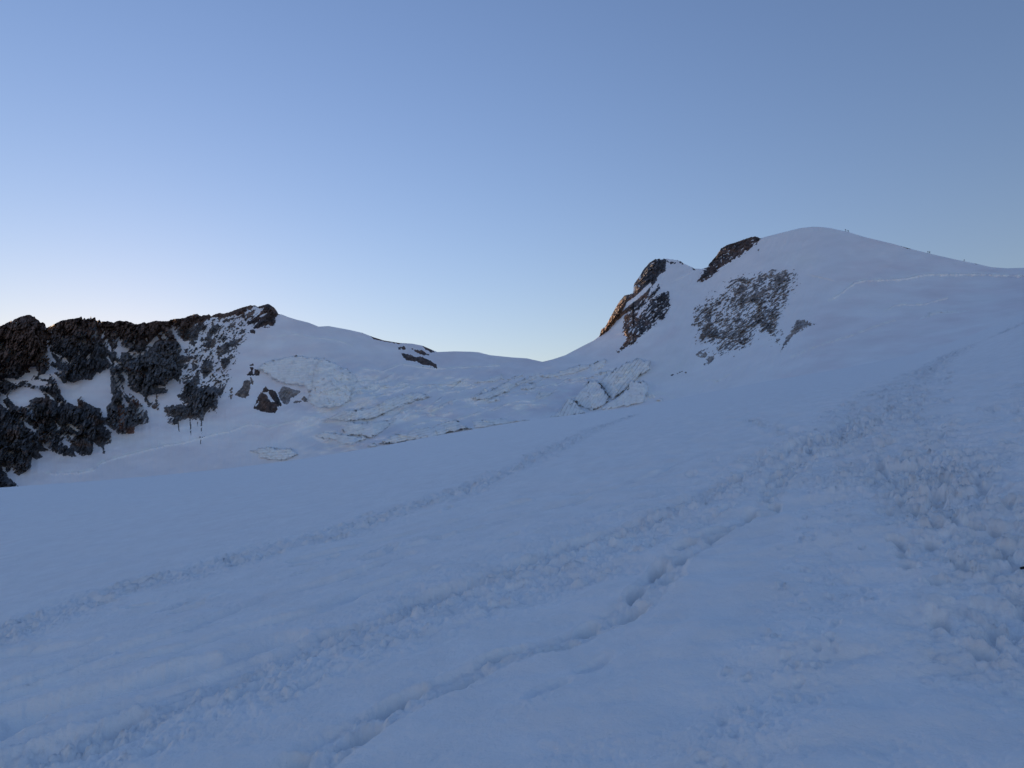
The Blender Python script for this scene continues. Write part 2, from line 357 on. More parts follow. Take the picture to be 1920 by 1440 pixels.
# ------------------------------------------------------------------ relief patches: rock or ice that stands out of the snow
def relief(name, label, cat, solids, holes=(), mat=None, colour=None, crag=None, k=.35, step=1.0, group=None, seed=0, ang=40, sx=16., sy=5., scale=1.0, from_crest=False, frag=1.0, speck=0., wall=0., soft=5., patch=0.):
    """solids = [(polygon, cap, noise)], holes = [(polygon, cap, noise)]: the body stands where the field is above zero"""
    allp = np.concatenate([s[0] for s in solids])
    u0, v0 = allp.min(0) - 8; u1, v1 = allp.max(0) + 8
    us = np.arange(u0, u1 + step, step)
    if from_crest:
        cr = crest(us); rows = np.arange(0, v1 - cr.min() + step, step); U = np.repeat(us[None], len(rows), 0); V = cr[None] + rows[:, None]
    else:
        rows = np.arange(v0, v1 + step, step); U, V = np.meshgrid(us, rows)
        V = np.maximum(V, crest(U))
    FU, FV = U, V; shp = U.shape
    ds = [pdist(P, FU, FV, 25) for P, cap, amp in solids]
    sel = np.maximum.reduce(ds) > (-14. if k > .15 else -20.)
    U = FU[sel]; V = FV[sel]
    a, b = rot(U, V, ang)
    N = fbm(a / sx, b / sy, 4, 100 + seed, .6) * 1.7
    N2 = fbm(U / 5., V / 5., 3, 140 + seed, .6) * 1.2
    N3 = fbm(U / 2.6, V / 2.2, 3, 160 + seed, .6) * 1.3
    N4 = facet((a + 2 * N2) / (sx * .55), (b + 1.5 * N2) / (sy * .6), 5 + seed)[0] * .9 + .35 * facet((a + N3) / (sx * .25), b / (sy * .3), 9 + seed)[0]
    h = np.full(U.shape, -9.)
    for (P, cap, amp), d in zip(solids, ds):
        h = np.maximum(h, np.minimum(d[sel] * k, cap) + amp * (.65 * N + .55 * N4) + frag * (.5 * N2 + .45 * N3) * min(1, amp + .5))
    for P, cap, amp in holes:
        d = pdist(P, U, V, 14)
        h = np.where(d > -13.9, np.minimum(h, np.maximum(-d * .6, -cap * 1.3) + (amp + .25) * (.9 * N4 + .9 * N2 + .7 * N3)), h)
    if patch: h = h + patch * 1.3 * fbm(U / 48., V / 34., 3, 197 + seed)
    if speck: h = h - speck * sstep(.13, .36, fbm(a / 14. + .35 * b / 9., b / 3.4, 3, 190 + seed)) * sstep(-.25, .3, fbm(U / 60., V / 45., 2, 195 + seed)) * 8
    if speck > 1: h = h - 11 * sstep(.02, .25, fbm(U / 80., V / 45., 4, 199)) * sstep(-12, -30, U)      # gullies beyond the frame
    near = h > -2.
    sub = lambda q: q[near]
    ctx = dict(U=U[near], V=V[near], N=N[near], N2=N2[near], h=h[near], seed=seed)
    def full(q, fill):
        o = np.full(shp, float(fill)); t_ = np.full(sel.sum(), float(fill)); t_[near] = q; o[sel] = t_; return o
    extra = crag(ctx) if crag else np.zeros(near.sum())
    C1 = colour(ctx)
    C = np.stack([full(C1[..., q], .1) for q in range(3)], -1)
    D0 = full(base_depth(ctx['U'], ctx['V']), 0.); hf = full(ctx['h'], -9.)
    off = full(ctx['h'] * .55 * scale + sstep(-.2, soft, ctx['h']) * extra, 0.)
    U, V, h, extra = FU, FV, hf, full(extra, 0.)
    D0[D0 == 0] = 500.
    if wall:                                     # an upright ice face: it keeps the distance of its foot
        inside = h > 0; n = inside.shape[0]
        last = n - 1 - np.argmax(inside[::-1], 0); ok = inside.any(0); cols = np.arange(len(us))
        fd = np.interp(cols, cols[ok], D0[last[ok], cols[ok]])
        kk = np.hanning(17); kk /= kk.sum(); fd = np.convolve(np.pad(fd, 8, 'edge'), kk, 'valid')
        wl = np.clip(D0 - fd[None], 0, 160) * wall
        off = h * .3 + sstep(0, .9, h) * (wl + extra)
    D = D0 - off
    X, Y, ZZ = to_world(U, V, D)
    keep = h > -.8; valid = D0 != 500.
    if not from_crest: keep &= (V > crest(U) + .01)
    if from_crest:   # close the top of the crest backwards
        top = np.where(D0[0] == 500., 500., D[0] + 6 + off[0])
        x2, y2, z2_ = to_world(U[0], V[0] + 1.5, top)
        X = np.vstack([x2[None], X]); Y = np.vstack([y2[None], Y]); ZZ = np.vstack([z2_[None], ZZ])
        C = np.concatenate([C[:1], C]); keep = np.vstack([keep[:1], keep]); valid = np.vstack([valid[:1], valid])
    # body origin at its own centre
    m = keep; cx, cy, cz = X[m].mean(), Y[m].mean(), ZZ[m].min()
    o = grid_mesh(name, X - cx, Y - cy, ZZ - cz, mat, C, keep, False, valid); o.location = (cx, cy, cz)
    return tag(o, label, cat, group)

GREY = np.array([.135, .14, .15]); BROWN = np.array([.13, .082, .06]); DARK = np.array([.06, .062, .07]); RUST = np.array([.17, .07, .035]); TAN = np.array([.20, .165, .14])
def rock_crag(big=5., mid=2.2, fine=.9, ang=60):
    big, mid, fine = big * 1.1, mid * 1.5, fine * 1.9
    def f(c):
        U, V, s = c['U'], c['V'], c['seed']
        a, b = rot(U, V, ang)
        wx = 5 * fbm(U / 24, V / 24, 3, s + 5); wy = 5 * fbm(U / 24, V / 24, 3, s + 8)
        f1, e1 = facet((a + wx) / 36., (b + wy) / 17., s + 1)
        f2, e2 = facet((a + wy) / 18., (b + wx) / 5.5, s + 2)
        f3, e3 = facet((a + .4 * wx) / 8., (b + .4 * wy) / 2.8, s + 3)
        return (big * (.9 + .8 * f1) + mid * (.7 + .8 * f2) + fine * .8 * f3 - mid * .7 * (1 - sstep(0, .16, e1)) - fine * 1.0 * (1 - sstep(0, .2, e2))
                + fine * .5 * ridged((U + wy) / 4., (V + wx) / 4., 2, s + 3, .6))
    return f
def rock_col(f):
    def g(c):
        U, V, s = c['U'], c['V'], c['seed']
        n = fbm(U / 30., V / 20., 4, s + 201); m = fbm(U / 5., V / 4., 3, s + 231)
        C = f(U, V, n, m)
        streak = np.clip(fbm(*[q / r for q, r in zip(rot(U, V, 55), (18., 2.2))], 3, s + 260) * 1.5, -1, 1)
        return np.clip(C * 1.3 * (1 + .6 * m + .45 * streak + .4 * n)[..., None], .010, .4)
    return g

q1 = lambda p: Z(0, 580, 9.6, p)
q2 = lambda p: Z(0, 720, 7.2, p)
q3 = lambda p: Z(180, 580, 9.6, p)
q4 = lambda p: Z(180, 700, 9.6, p)
q5 = lambda p: Z(340, 560, 9.6, p)
q6 = lambda p: Z(340, 660, 7.385, p)

cliff_w = np.concatenate([np.array([(-560,560),(-560,980),(-200,960)]), np.array([(-30,925),(0,918)]),
   q2("270,1390 200,1340 130,1260 60,1180 15,1110 70,1120 80,1190 130,1200 150,1120 195,1200 245,1235 330,1195 410,1165 425,1070 430,980 490,1020 580,985 520,915 600,905 680,905 760,930 800,950 900,970 980,985 1020,975 1000,905 1100,965 1230,955 1255,890 1265,780 1320,840 1370,850 1390,935 1410,930 1415,810 1505,800 1500,650 1440,590 1380,550"),
   q4("170,920 270,980 390,1080 520,1095 680,1090 700,960 780,920 870,910 970,870 940,760 920,670 930,600 1130,660 1140,560 1270,600 1250,830 1290,900 1380,940 1470,900 1500,860 1660,810 1760,780 1920,850"),
   q6("60,920 110,910 200,900 280,960 330,850 400,780 500,770 500,650 560,590 620,460 630,350 610,240 650,190 720,30"), np.array([(455,640),(470,615),(490,600),(500,560)]), np.array([(300,560)])])
west_holes = [ # big snow fields and gullies read off the enlarged views
 (q1("500,1050 640,1030 690,1130 680,1190 620,1190 560,1250 480,1310 600,1270 700,1265 770,1290 860,1300 850,1340 700,1380 560,1340 440,1320 500,1290 400,1290 300,1340 200,1320 60,1245 170,1240 330,1270 400,1190 450,1150 540,1150"), 3., .45),
 (q1("690,1190 820,1160 830,1095 890,1085 890,1000 1000,1050 1050,1130 980,1140 1100,1270 1130,1330 1190,1330 1220,1285 1290,1320 1250,1400 1320,1440 1440,1420 1450,1340 1560,1350 1640,1290 1700,1200 1740,1130 1800,1150 1860,1100 1920,1060 1980,1100 2000,1500 1100,1500 1010,1280 960,1230 900,1150 880,1250 750,1260"), 4., .35),
 (q1("855,640 880,700 920,800 960,880 1030,960 1000,965 900,890 870,790"), 2.5, .3),
 (q1("875,930 930,960 900,985"), 1.5, .3),
 (q1("1110,880 1180,870 1240,950 1220,965 1150,905"), 2., .3),
 (q1("0,600 80,585 30,700 0,720"), 2.5, .2), (q1("0,1065 60,1055 10,1085"), 1.5, .2), (q1("0,1280 45,1305 0,1320"), 1.5, .2),
 (q1("900,760 980,780 1070,840 1040,840 960,800"), 1.6, .3), (q1("1550,880 1600,800 1640,800 1580,870"), 1.6, .3), (q1("1385,810 1430,830 1435,770 1420,760 1410,820"), 1.2, .2),
 (q1("1840,880 1890,910 1880,920"), 1.2, .2),
 (q2("100,160 140,100 240,55 300,35 440,60 500,55 590,130 600,175 480,180 400,220 380,290 300,310 200,290 150,230"), 3.5, .4),
 (q2("0,110 80,150 100,180 40,215 100,330 60,320 0,260"), 3., .4),
 (q2("600,110 640,120 720,190 740,225 690,210"), 2., .4), (q2("785,305 790,265 820,240 805,290"), 1.6, .3),
 (q2("760,0 830,80 810,140 900,230 1000,290 1060,300 1040,200 1080,160 1150,240 1280,315 1380,340 1390,460 1450,440 1430,310 1500,240 1520,150 1470,110 1480,0 1470,-40 1100,-60 1000,-20"), 4., .35),
 (q2("315,500 350,520 430,570 460,620 380,600 340,560"), 2.2, .3), (q2("920,545 950,540 1060,620 1050,650 990,610"), 2.2, .25),
 (q2("830,780 860,730 900,770 970,800 930,850 880,820"), 1.8, .6), (q2("570,770 600,800 680,890 640,880 590,850"), 2., .3), (q2("130,900 185,925 150,925"), 1.2, .2),
 (q2("740,500 800,570 780,575"), 1., .3), (q2("660,680 700,730 680,725"), 1., .3), (q2("820,680 865,700 850,710"), 1., .2), (q2("945,700 990,690 970,730"), 1., .3), (q2("1140,690 1165,710 1150,715"), .9, .2),
]
mid_holes = [
 (q3("330,740 400,650 405,545 435,575 480,525 450,600 450,670 550,690 550,770 460,780 430,870 400,865 380,790"), 3., .3),
 (q3("590,770 700,730 730,790 630,805"), 2., .3), (q3("650,600 690,545 710,600 680,620"), 1.8, .3), (q3("890,510 920,530 940,600 910,570"), 1.6, .3),
 (q3("885,670 980,590 1050,500 1090,490 1150,540 1050,590 1010,670"), 2.6, .3), (q3("885,720 930,680 990,680 920,750"), 2., .3), (q3("820,800 840,750 870,740"), 1.5, .2),
 (q3("1090,490 1120,440 1150,410 1180,410 1120,465"), 1.6, .2), (q3("1170,510 1220,440 1260,490 1210,540"), 1.6, .4), (q3("660,880 710,830 780,770 750,820 700,870"), 1.6, .3),
 (q3("1340,545 1380,530 1400,550"), 1.5, .2), (q3("1365,280 1420,330 1430,390 1490,380 1520,480 1560,540 1600,500 1610,430 1700,340 1790,250 1920,230 1820,270 1700,380 1640,450 1620,540 1600,600 1640,640 1650,560 1670,570 1640,650 1760,690 1850,640 1900,600 1930,400 1980,420 1960,700 1900,850 1840,920 1790,960 1730,960 1740,1120 1640,1220 1560,1330 1590,1460 1250,1440 1260,1360 1400,1260 1500,1210 1590,1090 1590,1000 1700,930 1780,860 1680,840 1690,780 1610,720 1600,840 1540,790 1530,670 1470,560 1410,490 1370,380"), 4., .5),
 (q3("460,1130 520,1150 590,1220 540,1240 555,1280 530,1280 500,1190"), 2., .3), (q3("190,870 220,820 250,900 310,1000 270,990 240,930"), 2., .3), (q3("320,930 360,930 380,1000 340,1000"), 1.8, .2),
 (q3("220,600 240,660 280,760 260,770 235,690"), 1.2, .2), (q3("870,1100 900,1095 905,1112"), 1., .2), (q3("1500,1035 1560,1040 1560,1050"), .8, .2),
 (q4("415,130 440,220 500,330 540,420 500,380 450,300"), 1.8, .3), (q4("480,10 560,60 560,130 530,120"), 1.8, .3),
 (q4("490,210 600,230 620,300 720,350 760,340 820,400 880,420 870,490 930,560 910,650 830,660 780,730 770,650 800,600 850,600 760,480 700,430 640,380 600,370 620,490 560,390 500,330"), 3.5, .45),
 (q4("470,400 520,470 580,540 570,600 520,580 500,500"), 2., .4), (q4("360,530 410,520 390,580"), 1.5, .2),
 (q4("915,450 950,390 1060,380 1090,430 1050,530 950,520"), 3., .4), (q4("1090,250 1140,210 1250,240 1170,270"), 1.8, .4),
 (q4("1130,360 1270,340 1290,290 1250,200 1400,100 1560,100 1590,240 1550,370 1480,410 1600,430 1660,560 1500,590 1520,700 1400,790 1250,830 1230,680 1140,620 1160,530 1080,470"), 4., .85),
]
east_poly = np.concatenate([q5("400,300 620,265 860,250 1000,200 1240,125 1340,130 1180,330 1180,420 1140,560 1120,700 1000,880 980,1000 900,1150 840,1260 700,1240 560,1340 430,1440 0,1440 0,1000 100,880 0,760 0,650 220,500 430,480")])
rust_spots = [q3("540,1050 600,1060 620,1110 570,1090"), q3("720,1100 800,1120 880,1180 890,1230 840,1200"), q4("380,600 480,560 520,700 500,900 480,1050 400,1000 420,800"), q4("640,380 740,440 790,560 740,620 660,500"), q4("520,980 690,960 690,1060 560,1090")]
def cliff_colour(U, V, n, m):
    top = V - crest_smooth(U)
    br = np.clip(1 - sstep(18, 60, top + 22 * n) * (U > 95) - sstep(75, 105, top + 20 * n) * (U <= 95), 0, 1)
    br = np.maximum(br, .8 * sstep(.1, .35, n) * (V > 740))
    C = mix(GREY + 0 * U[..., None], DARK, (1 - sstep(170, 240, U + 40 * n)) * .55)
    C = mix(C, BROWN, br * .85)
    for P in rust_spots: C = mix(C, RUST, sstep(-2.5, 2, pdist(P, U, V, 6) + 3 * m) * .75)
    return C
def west_relief(c):
    U, V = c['U'], c['V']; r = rock_crag(6, 2.6, 1.1, 70)(c)
    # deep buttresses: big pillars with a cleft between them
    for P, hgt, wd in ((q1("830,325 850,500 870,650 900,900"), -9, 9), (q1("600,130 640,300 650,700"), -3, 5), (q3("450,330 410,480 330,700 280,760"), -6, 7), (q3("60,400 180,560 260,720"), -5, 7),
                       (q1("1320,400 1300,900"), -3, 8), (q2("770,240 780,450 740,650"), -4, 7), (q2("330,480 480,640 620,760"), -4, 7), (q2("1180,330 1190,600"), -3, 6), (q4("440,200 470,600 400,900"), -5, 7)):
        d, _, _ = ldist(P, U, V, wd * 2); r = r + hgt * (1 - sstep(0, wd, d))
    for P, hgt in ((q1("-400,400 500,90 820,330 880,1080 650,1130 400,1060 -400,1100"), 12), (q3("440,360 1360,260 1560,900 1400,1200 1000,1500 560,1300 440,800"), 5), (q4("200,350 480,300 560,600 700,1080 400,1100 200,800"), 8),
                   (q2("380,250 500,180 760,230 900,400 700,500 420,420"), 7)):
        r = r + hgt * sstep(-4, 16, pdist(P, U, V, 20))
    return r
drips = [(q4(p), 1.2, .15) for p in ("1676,780 1700,780 1716,1000 1708,1130 1698,1050 1688,900", "1880,800 1910,800 1905,1100 1894,1090 1888,960", "1470,880 1490,880 1500,1050 1488,1030", "1815,800 1835,800 1828,1000 1818,960", "1865,1140 1930,1140 1890,1190 1890,1280 1870,1270 1885,1190")]
def build_left_cliff():
    # the west half is solid rock with traced snow; the east half is strata lenses breaking through the snow
    solid = np.concatenate([cliff_w[:-1], np.array([(300,560),(-560,540)])]) 
    relief('rock_cliff', 'dark brown and grey rock cliff at the left edge, cut by snow gullies', 'cliff',
           [(solid, 7., .55)] + drips, west_holes + mid_holes + [(east_mask, 6, .0)], M_ROCK, rock_col(cliff_colour), west_relief, step=1.0, seed=3, ang=46, from_crest=True, speck=1.6)
east_mask = np.concatenate([q5("300,450 420,320 620,250 2000,0 2000,700 1300,1500"), q6("720,0 640,220 640,480 540,590 520,640 500,480 380,470 240,480 60,330 180,230 0,330 -60,100")])
build_left_cliff()
for o in bpy.data.objects:
    if o.name == 'rock_cliff': CLIFF = o
east_rock = [
 (q5("400,300 620,262 860,246 1000,198 1240,122 1340,120 1250,190 1120,250 1010,340 960,280 860,330 720,360 690,420 640,330 520,350 400,420 230,470 100,600 0,650 -100,600 100,420"), 2.2, .5),
 (q5("-60,640 220,480 410,430 420,560 330,600 290,700 300,740 60,770"), 2.2, .7),
 (q5("410,700 560,480 680,440 690,560 610,640 480,740 410,780"), 2.2, .6),
 (q5("100,800 180,770 300,780 220,860"), 1.5, .6),
 (q5("380,870 450,810 520,700 640,720 600,860 500,900"), .8, 1.2),
 (q5("690,700 740,650 690,760"), 1., .4), (q5("720,800 850,700 760,800"), 1., .4), (q5("840,610 1000,540 940,590"), 1.3, .4), (q5("940,660 1060,600 1140,540 1130,620 1000,660"), 1.5, .5),
 (q5("860,540 880,480 990,420 970,480"), 1.4, .5), (q5("720,440 800,360 920,360 850,420"), 1.4, .5), (q5("1060,490 1110,450 1090,490"), 1.2, .3),
 (q5("1120,390 1200,330 1160,290 1300,200 1340,190 1260,330"), 1.6, .5),
 (q5("660,890 820,790 950,740 1050,730 1120,660 1060,780 960,860 860,890 820,960 960,870 900,950 760,990 700,1050 640,1060 660,960"), 1.9, .6),
 (q5("690,1240 700,1120 780,1060 900,1000 960,990 870,1080 860,1180 780,1250"), 1.4, 1.2),
 (q5("360,1200 420,1120 490,1040 470,1110 560,1120 570,1300 500,1360 410,1440 340,1300"), 2.2, .5),
 (q5("180,1160 240,1150 300,1230 220,1310"), 2., .4), (q5("60,920 110,900 140,960 80,1000"), 1.5, .5), (q5("300,1180 340,1050 400,1010 350,1120"), 1.5, .4), (q5("50,1200 90,1160 120,1220 80,1280"), 1.4, .4),
 (q5("-120,1000 80,1030 180,1020 240,1060 100,1150 40,1200 -60,1500 -250,1300"), 2., .8),
 (q5("80,1410 130,1350 150,1380"), 1.2, .4), (q5("340,950 380,920 390,960"), 1.2, .3), (q5("570,1400 650,1360 610,1420"), 1.3, .3),
 (q6("20,560 60,440 160,350 240,250 260,440 200,500 280,490 430,480 500,530 620,450 560,590 480,640 500,770 400,770 330,840 300,900 50,910 -200,900 -240,760 60,720 -60,600"), 2.3, .7),
 (q5("-40,1300 120,880 300,560 700,260 1100,240 1130,420 1110,680 960,900 940,1040 860,1240 620,1400 500,1500 0,1500"), -.75, 2.3), (q6("20,560 240,240 500,200 640,330 600,500 480,640 480,770 330,840 50,900"), -.6, 2.0),
]
relief('rock_slabs', 'grey rock slabs showing through snow between the dark left cliff and the pointed black summit', 'rock slabs',
       east_rock, [(q6("10,720 90,710 70,750 20,745"), 1., .4), (q6("250,760 340,720 360,770 280,800"), 1.3, .6)], M_ROCK, rock_col(lambda U, V, n, m: mix(mix(GREY + 0 * U[..., None], TAN, np.clip(n * 1.5, 0, .6)), BROWN, (1 - sstep(4, 26, V - crest_smooth(U) + 8 * n)) * .8)),
       rock_crag(3, 2.0, .8, 50), step=.9, seed=11, ang=44, sx=11, sy=4, from_crest=True, soft=3., k=.22)
relief('summit_rock', 'black pointed summit rock striped with snow, top of the left mountain', 'summit rock',
       [(q5("1330,125 1370,145 1500,105 1560,90 1620,115 1690,180 1730,240 1755,280 1700,340 1690,420 1640,490 1560,470 1480,480 1420,530 1300,530 1270,510 1340,430 1190,480 1190,420 1290,340 1400,240 1480,170 1400,170"), 2., .9),
        (q5("1230,570 1290,550 1340,580 1310,630 1240,610"), 1.6, .3), (q5("1190,610 1230,600 1220,635"), 1.2, .2), (q5("1430,505 1600,510 1500,520"), .8, .3)],
       [(q5("1400,320 1540,250 1550,265 1430,340"), 1.6, .2), (q5("1400,230 1500,150 1420,260 1230,410"), 1.4, .2), (q5("1250,520 1420,370 1380,430 1280,530"), 1.4, .2)], M_ROCK,
       rock_col(lambda U, V, n, m: mix(DARK + 0 * U[..., None], BROWN, np.clip(.35 + n, 0, .8))), rock_crag(4, 2.2, .9, 45), step=.9, seed=13, ang=38, sx=13, sy=4.5, from_crest=True)
DK = rock_col(lambda U, V, n, m: mix(DARK + 0 * U[..., None], BROWN, np.clip(.4 + n, 0, .9)))
GR = rock_col(lambda U, V, n, m: mix(GREY * 1.7 + 0 * U[..., None], TAN * 1.4, np.clip(.35 + n, 0, .9)))
small = rock_crag(2.2, 1.5, .6, 50)
G1 = 'rock outcrops below the left summit'
relief('rock_outcrop', 'small black outcrop high on the ice edge beside the pale ice cliff', 'rock outcrop',
       [(q6("940,185 985,160 1010,185 960,195"), 1.5, .2), (q6("945,205 1000,215 985,260 1000,320 920,330 900,315 930,285 970,265"), 1.8, .4), (q6("1010,230 1080,240 1080,330 1010,320"), .6, .9)], (), M_ROCK, DK, small, step=.8, seed=17, group=G1)
relief('rock_outcrop', 'rounded tan slab between the small black outcrop and the snow chute', 'rock outcrop',
       [(q6("740,590 840,490 870,400 900,385 960,400 950,520 930,600 880,640 800,620"), 1.8, .4), (q6("960,350 1000,400 985,450 960,430"), .8, .5), (q6("660,620 700,500 720,560 690,660"), .1, 1.0)], (), M_ROCK, rock_col(lambda U, V, n, m: mix(GREY + 0 * U[..., None], TAN, np.clip(.7 + n, 0, 1))), small, step=.8, seed=19, group=G1)
relief('rock_outcrop', 'largest dark outcrop below the ice cliff, wedge shaped with a snow patch', 'rock outcrop',
       [(q6("1000,780 1060,620 1100,560 1170,580 1210,640 1290,700 1340,790 1290,840 1200,840 1100,815"), 2.3, .3), (q6("1130,510 1170,480 1210,530 1180,560 1120,560"), 1.6, .4), (q6("1215,520 1300,540 1340,610 1390,740 1340,760 1270,680 1220,600"), 2.0, .4)],
       [(q6("1200,600 1240,620 1290,690 1240,690 1205,650"), 2., .2), (q6("1020,740 1070,680 1060,720 1030,760"), 1.2, .2)], M_ROCK, DK, small, step=.8, seed=23, group=G1)
relief('rock_outcrop', 'pale grey fluted slab right of the wedge shaped dark outcrop', 'rock outcrop',
       [(q6("1340,570 1390,490 1430,470 1540,520 1640,530 1640,560 1560,620 1510,640 1480,720 1420,730 1370,650"), 2., .35)], (), M_ROCK, GR, small, step=.8, seed=29, group=G1)
relief('rock_outcrop', 'low brown outcrop with a curled top, rightmost below the ice cliff', 'rock outcrop',
       [(q6("1665,650 1700,615 1750,650 1800,600 1825,640 1760,690 1700,690"), 1.6, .4), (q6("1545,690 1610,670 1660,680 1620,710 1560,710"), 1.3, .5), (q6("1840,575 1905,555 1880,570"), 1.0, .2), (q6("1690,580 1710,560 1700,580"), .8, .2)], (), M_ROCK, GR, small, step=.8, seed=31, group=G1)
relief('rock_outcrop', 'dark red outcrop on the saddle right of the left dome', 'rock outcrop',
       [(z3("640,260 700,270 740,290 800,290 850,310 910,350 920,380 860,355 800,350 760,325 680,315 650,290"), 1.8, .4), (z3("720,225 800,240 850,275 800,275 740,250"), 1.2, .6), (z3("785,195 830,210 910,255 870,255 820,225"), 1.3, .4), (z3("610,215 660,205 670,230 620,225"), .5, .8), (z3("700,180 640,172 620,182"), .5, .3)], (), M_ROCK, DK, small, step=.8, seed=37, ang=-30, sx=8, sy=4)
relief('rock_rib', 'thin dark rib of rocks along the crest left of the saddle outcrop', 'rock rib',
       [(z3("380,112 430,130 500,155 630,178 620,188 500,168 420,150"), .7, .4), (z3("320,92 340,100 325,104"), .6, .2)], (), M_ROCK, DK, None, step=.8, seed=38, ang=-20, sx=8, sy=4, from_crest=True)

# ---- right massif
SUNR = rock_col(lambda U, V, n, m: mix(DARK * 1.3 + 0 * U[..., None], np.array([.26, .14, .08]), np.clip(.6 + n - .012 * (U - 1160), 0, 1)))  # orange sunlight painted into the rock colour, stronger toward the left edge
def peak_crag(c):
    r = rock_crag(4.5, 2.4, .9, 50)(c)
    d, _, _ = ldist(z5("60,960 120,880 190,780 240,690"), c['U'], c['V'], 20)
    return r + 22 * (1 - sstep(0, 15, d))  # raised rib added on the left edge to shadow the snow beside it
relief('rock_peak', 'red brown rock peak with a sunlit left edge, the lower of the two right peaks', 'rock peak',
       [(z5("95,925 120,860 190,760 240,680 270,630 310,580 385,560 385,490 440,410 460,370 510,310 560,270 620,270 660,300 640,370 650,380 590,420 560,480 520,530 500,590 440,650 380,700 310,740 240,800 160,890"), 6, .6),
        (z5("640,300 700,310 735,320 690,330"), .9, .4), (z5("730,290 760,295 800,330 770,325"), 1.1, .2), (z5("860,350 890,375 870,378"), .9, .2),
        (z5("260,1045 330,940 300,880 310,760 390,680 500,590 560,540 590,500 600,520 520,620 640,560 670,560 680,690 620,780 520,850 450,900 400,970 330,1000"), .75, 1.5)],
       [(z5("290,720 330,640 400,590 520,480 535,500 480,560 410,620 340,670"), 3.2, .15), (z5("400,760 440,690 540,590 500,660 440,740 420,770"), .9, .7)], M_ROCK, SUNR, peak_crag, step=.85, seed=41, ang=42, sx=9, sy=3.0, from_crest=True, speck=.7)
relief('rock_rib', 'dark rock rib on the skyline between the rock peak and the snow dome', 'rock rib',
       [(z5("905,470 940,410 1000,330 1060,250 1100,190 1150,160 1220,140 1330,100 1400,88 1425,120 1400,150 1330,200 1270,250 1180,300 1100,350 1010,430 960,465"), .9, 1.6), (z5("1395,215 1415,200 1405,220"), .8, .1)], (), M_ROCK, DK, rock_crag(3.5, 1.8, .8, 45), step=.85, seed=43, ang=38, sx=10, sy=4, from_crest=True)
relief('rock_outcrop', 'large grey rock face speckled with snow in the middle of the right mountain', 'rock face',
       [(z5("885,795 910,740 960,690 1000,620 1040,600 1120,580 1160,530 1270,490 1340,465 1420,430 1490,410 1580,405 1700,415 1720,450 1640,560 1600,600 1560,690 1540,760 1550,820 1540,900 1430,910 1410,850 1360,860 1330,920 1260,1000 1170,1010 1060,1025 1090,960 1060,920 930,940 990,890 960,830"), .05, 1.75),
        (z5("1410,450 1490,415 1480,440 1420,475"), 2., .3), (z5("1380,540 1460,520 1520,530 1440,590 1350,630 1310,620"), 1.7, .4), (z5("1530,430 1640,420 1600,490 1530,530"), 1.5, .6), (z5("1200,530 1300,500 1280,580 1180,600"), .9, .9),
        (z5("960,820 1000,820 970,860"), 1.3, .2), (z5("920,940 945,920 950,945"), .9, .2), (z5("1500,1005 1560,960 1600,890 1580,930"), .5, .7), (z5("1510,940 1540,870 1550,900"), .5, .4),
        (z5("920,1050 990,1015 970,1030"), .5, .3), (z5("940,1080 970,1060 960,1080"), .5, .2), (z5("965,1145 1020,1085 1020,1110 980,1145"), 1., .4), (z5("1145,1050 1165,1035 1160,1050"), .7, .1)],
       (), M_ROCK, GR, rock_crag(2.6, 1.6, .7, 40), step=.8, seed=47, ang=36, sx=15, sy=2.9, soft=2.5, k=.10, patch=1.)
relief('rock_outcrop', 'small tapering outcrop right of and below the large grey face', 'rock outcrop',
       [(z5("1590,1035 1630,940 1690,850 1720,790 1770,780 1860,820 1780,850 1700,900 1650,960"), 1.1, 1.1)], (), M_ROCK, GR, small, step=.8, seed=53, ang=40, sx=9, sy=3.5)
relief('rock_outcrop', 'dark boulder and specks under the striped serac by the near snow edge', 'rock outcrop',
       [(z4("1190,610 1230,595 1270,595 1240,630 1200,640"), 1.5, .3), (z4("1215,685 1235,680 1235,705 1215,700"), .9, .2), (z4("1205,715 1225,710 1215,722"), .7, .1)], (), M_ROCK, DK, small, step=.7, seed=59)
relief('rock_outcrop', 'row of small dark rocks in open snow below the large grey face', 'rock outcrop',
       [(z4("1520,495 1550,485 1560,492 1530,500"), .8, .2), (z4("1575,480 1590,474 1590,486"), .7, .1), (z4("1600,470 1635,458 1635,466 1610,474"), .9, .2), (z4("1650,472 1668,468 1660,480"), .7, .1)], (), M_ROCK, DK, None, step=.7, seed=61)
relief('crest_rocks', 'flat black rocks on the right skyline between two parties of climbers', 'rocks',
       [(z6("895,250 925,258 1000,280 1000,294 960,288 920,270"), 1.3, .3)], (), M_ROCK, DK, None, step=.6, seed=63, ang=-15, sx=6, sy=4, from_crest=True)
relief('crest_rocks', 'small flat rock on the right skyline near the lowest climber', 'rocks',
       [(z6("1498,400 1515,400 1545,418 1530,418"), 1.2, .2)], (), M_ROCK, DK, None, step=.6, seed=64, ang=-15, sx=6, sy=4, from_crest=True)

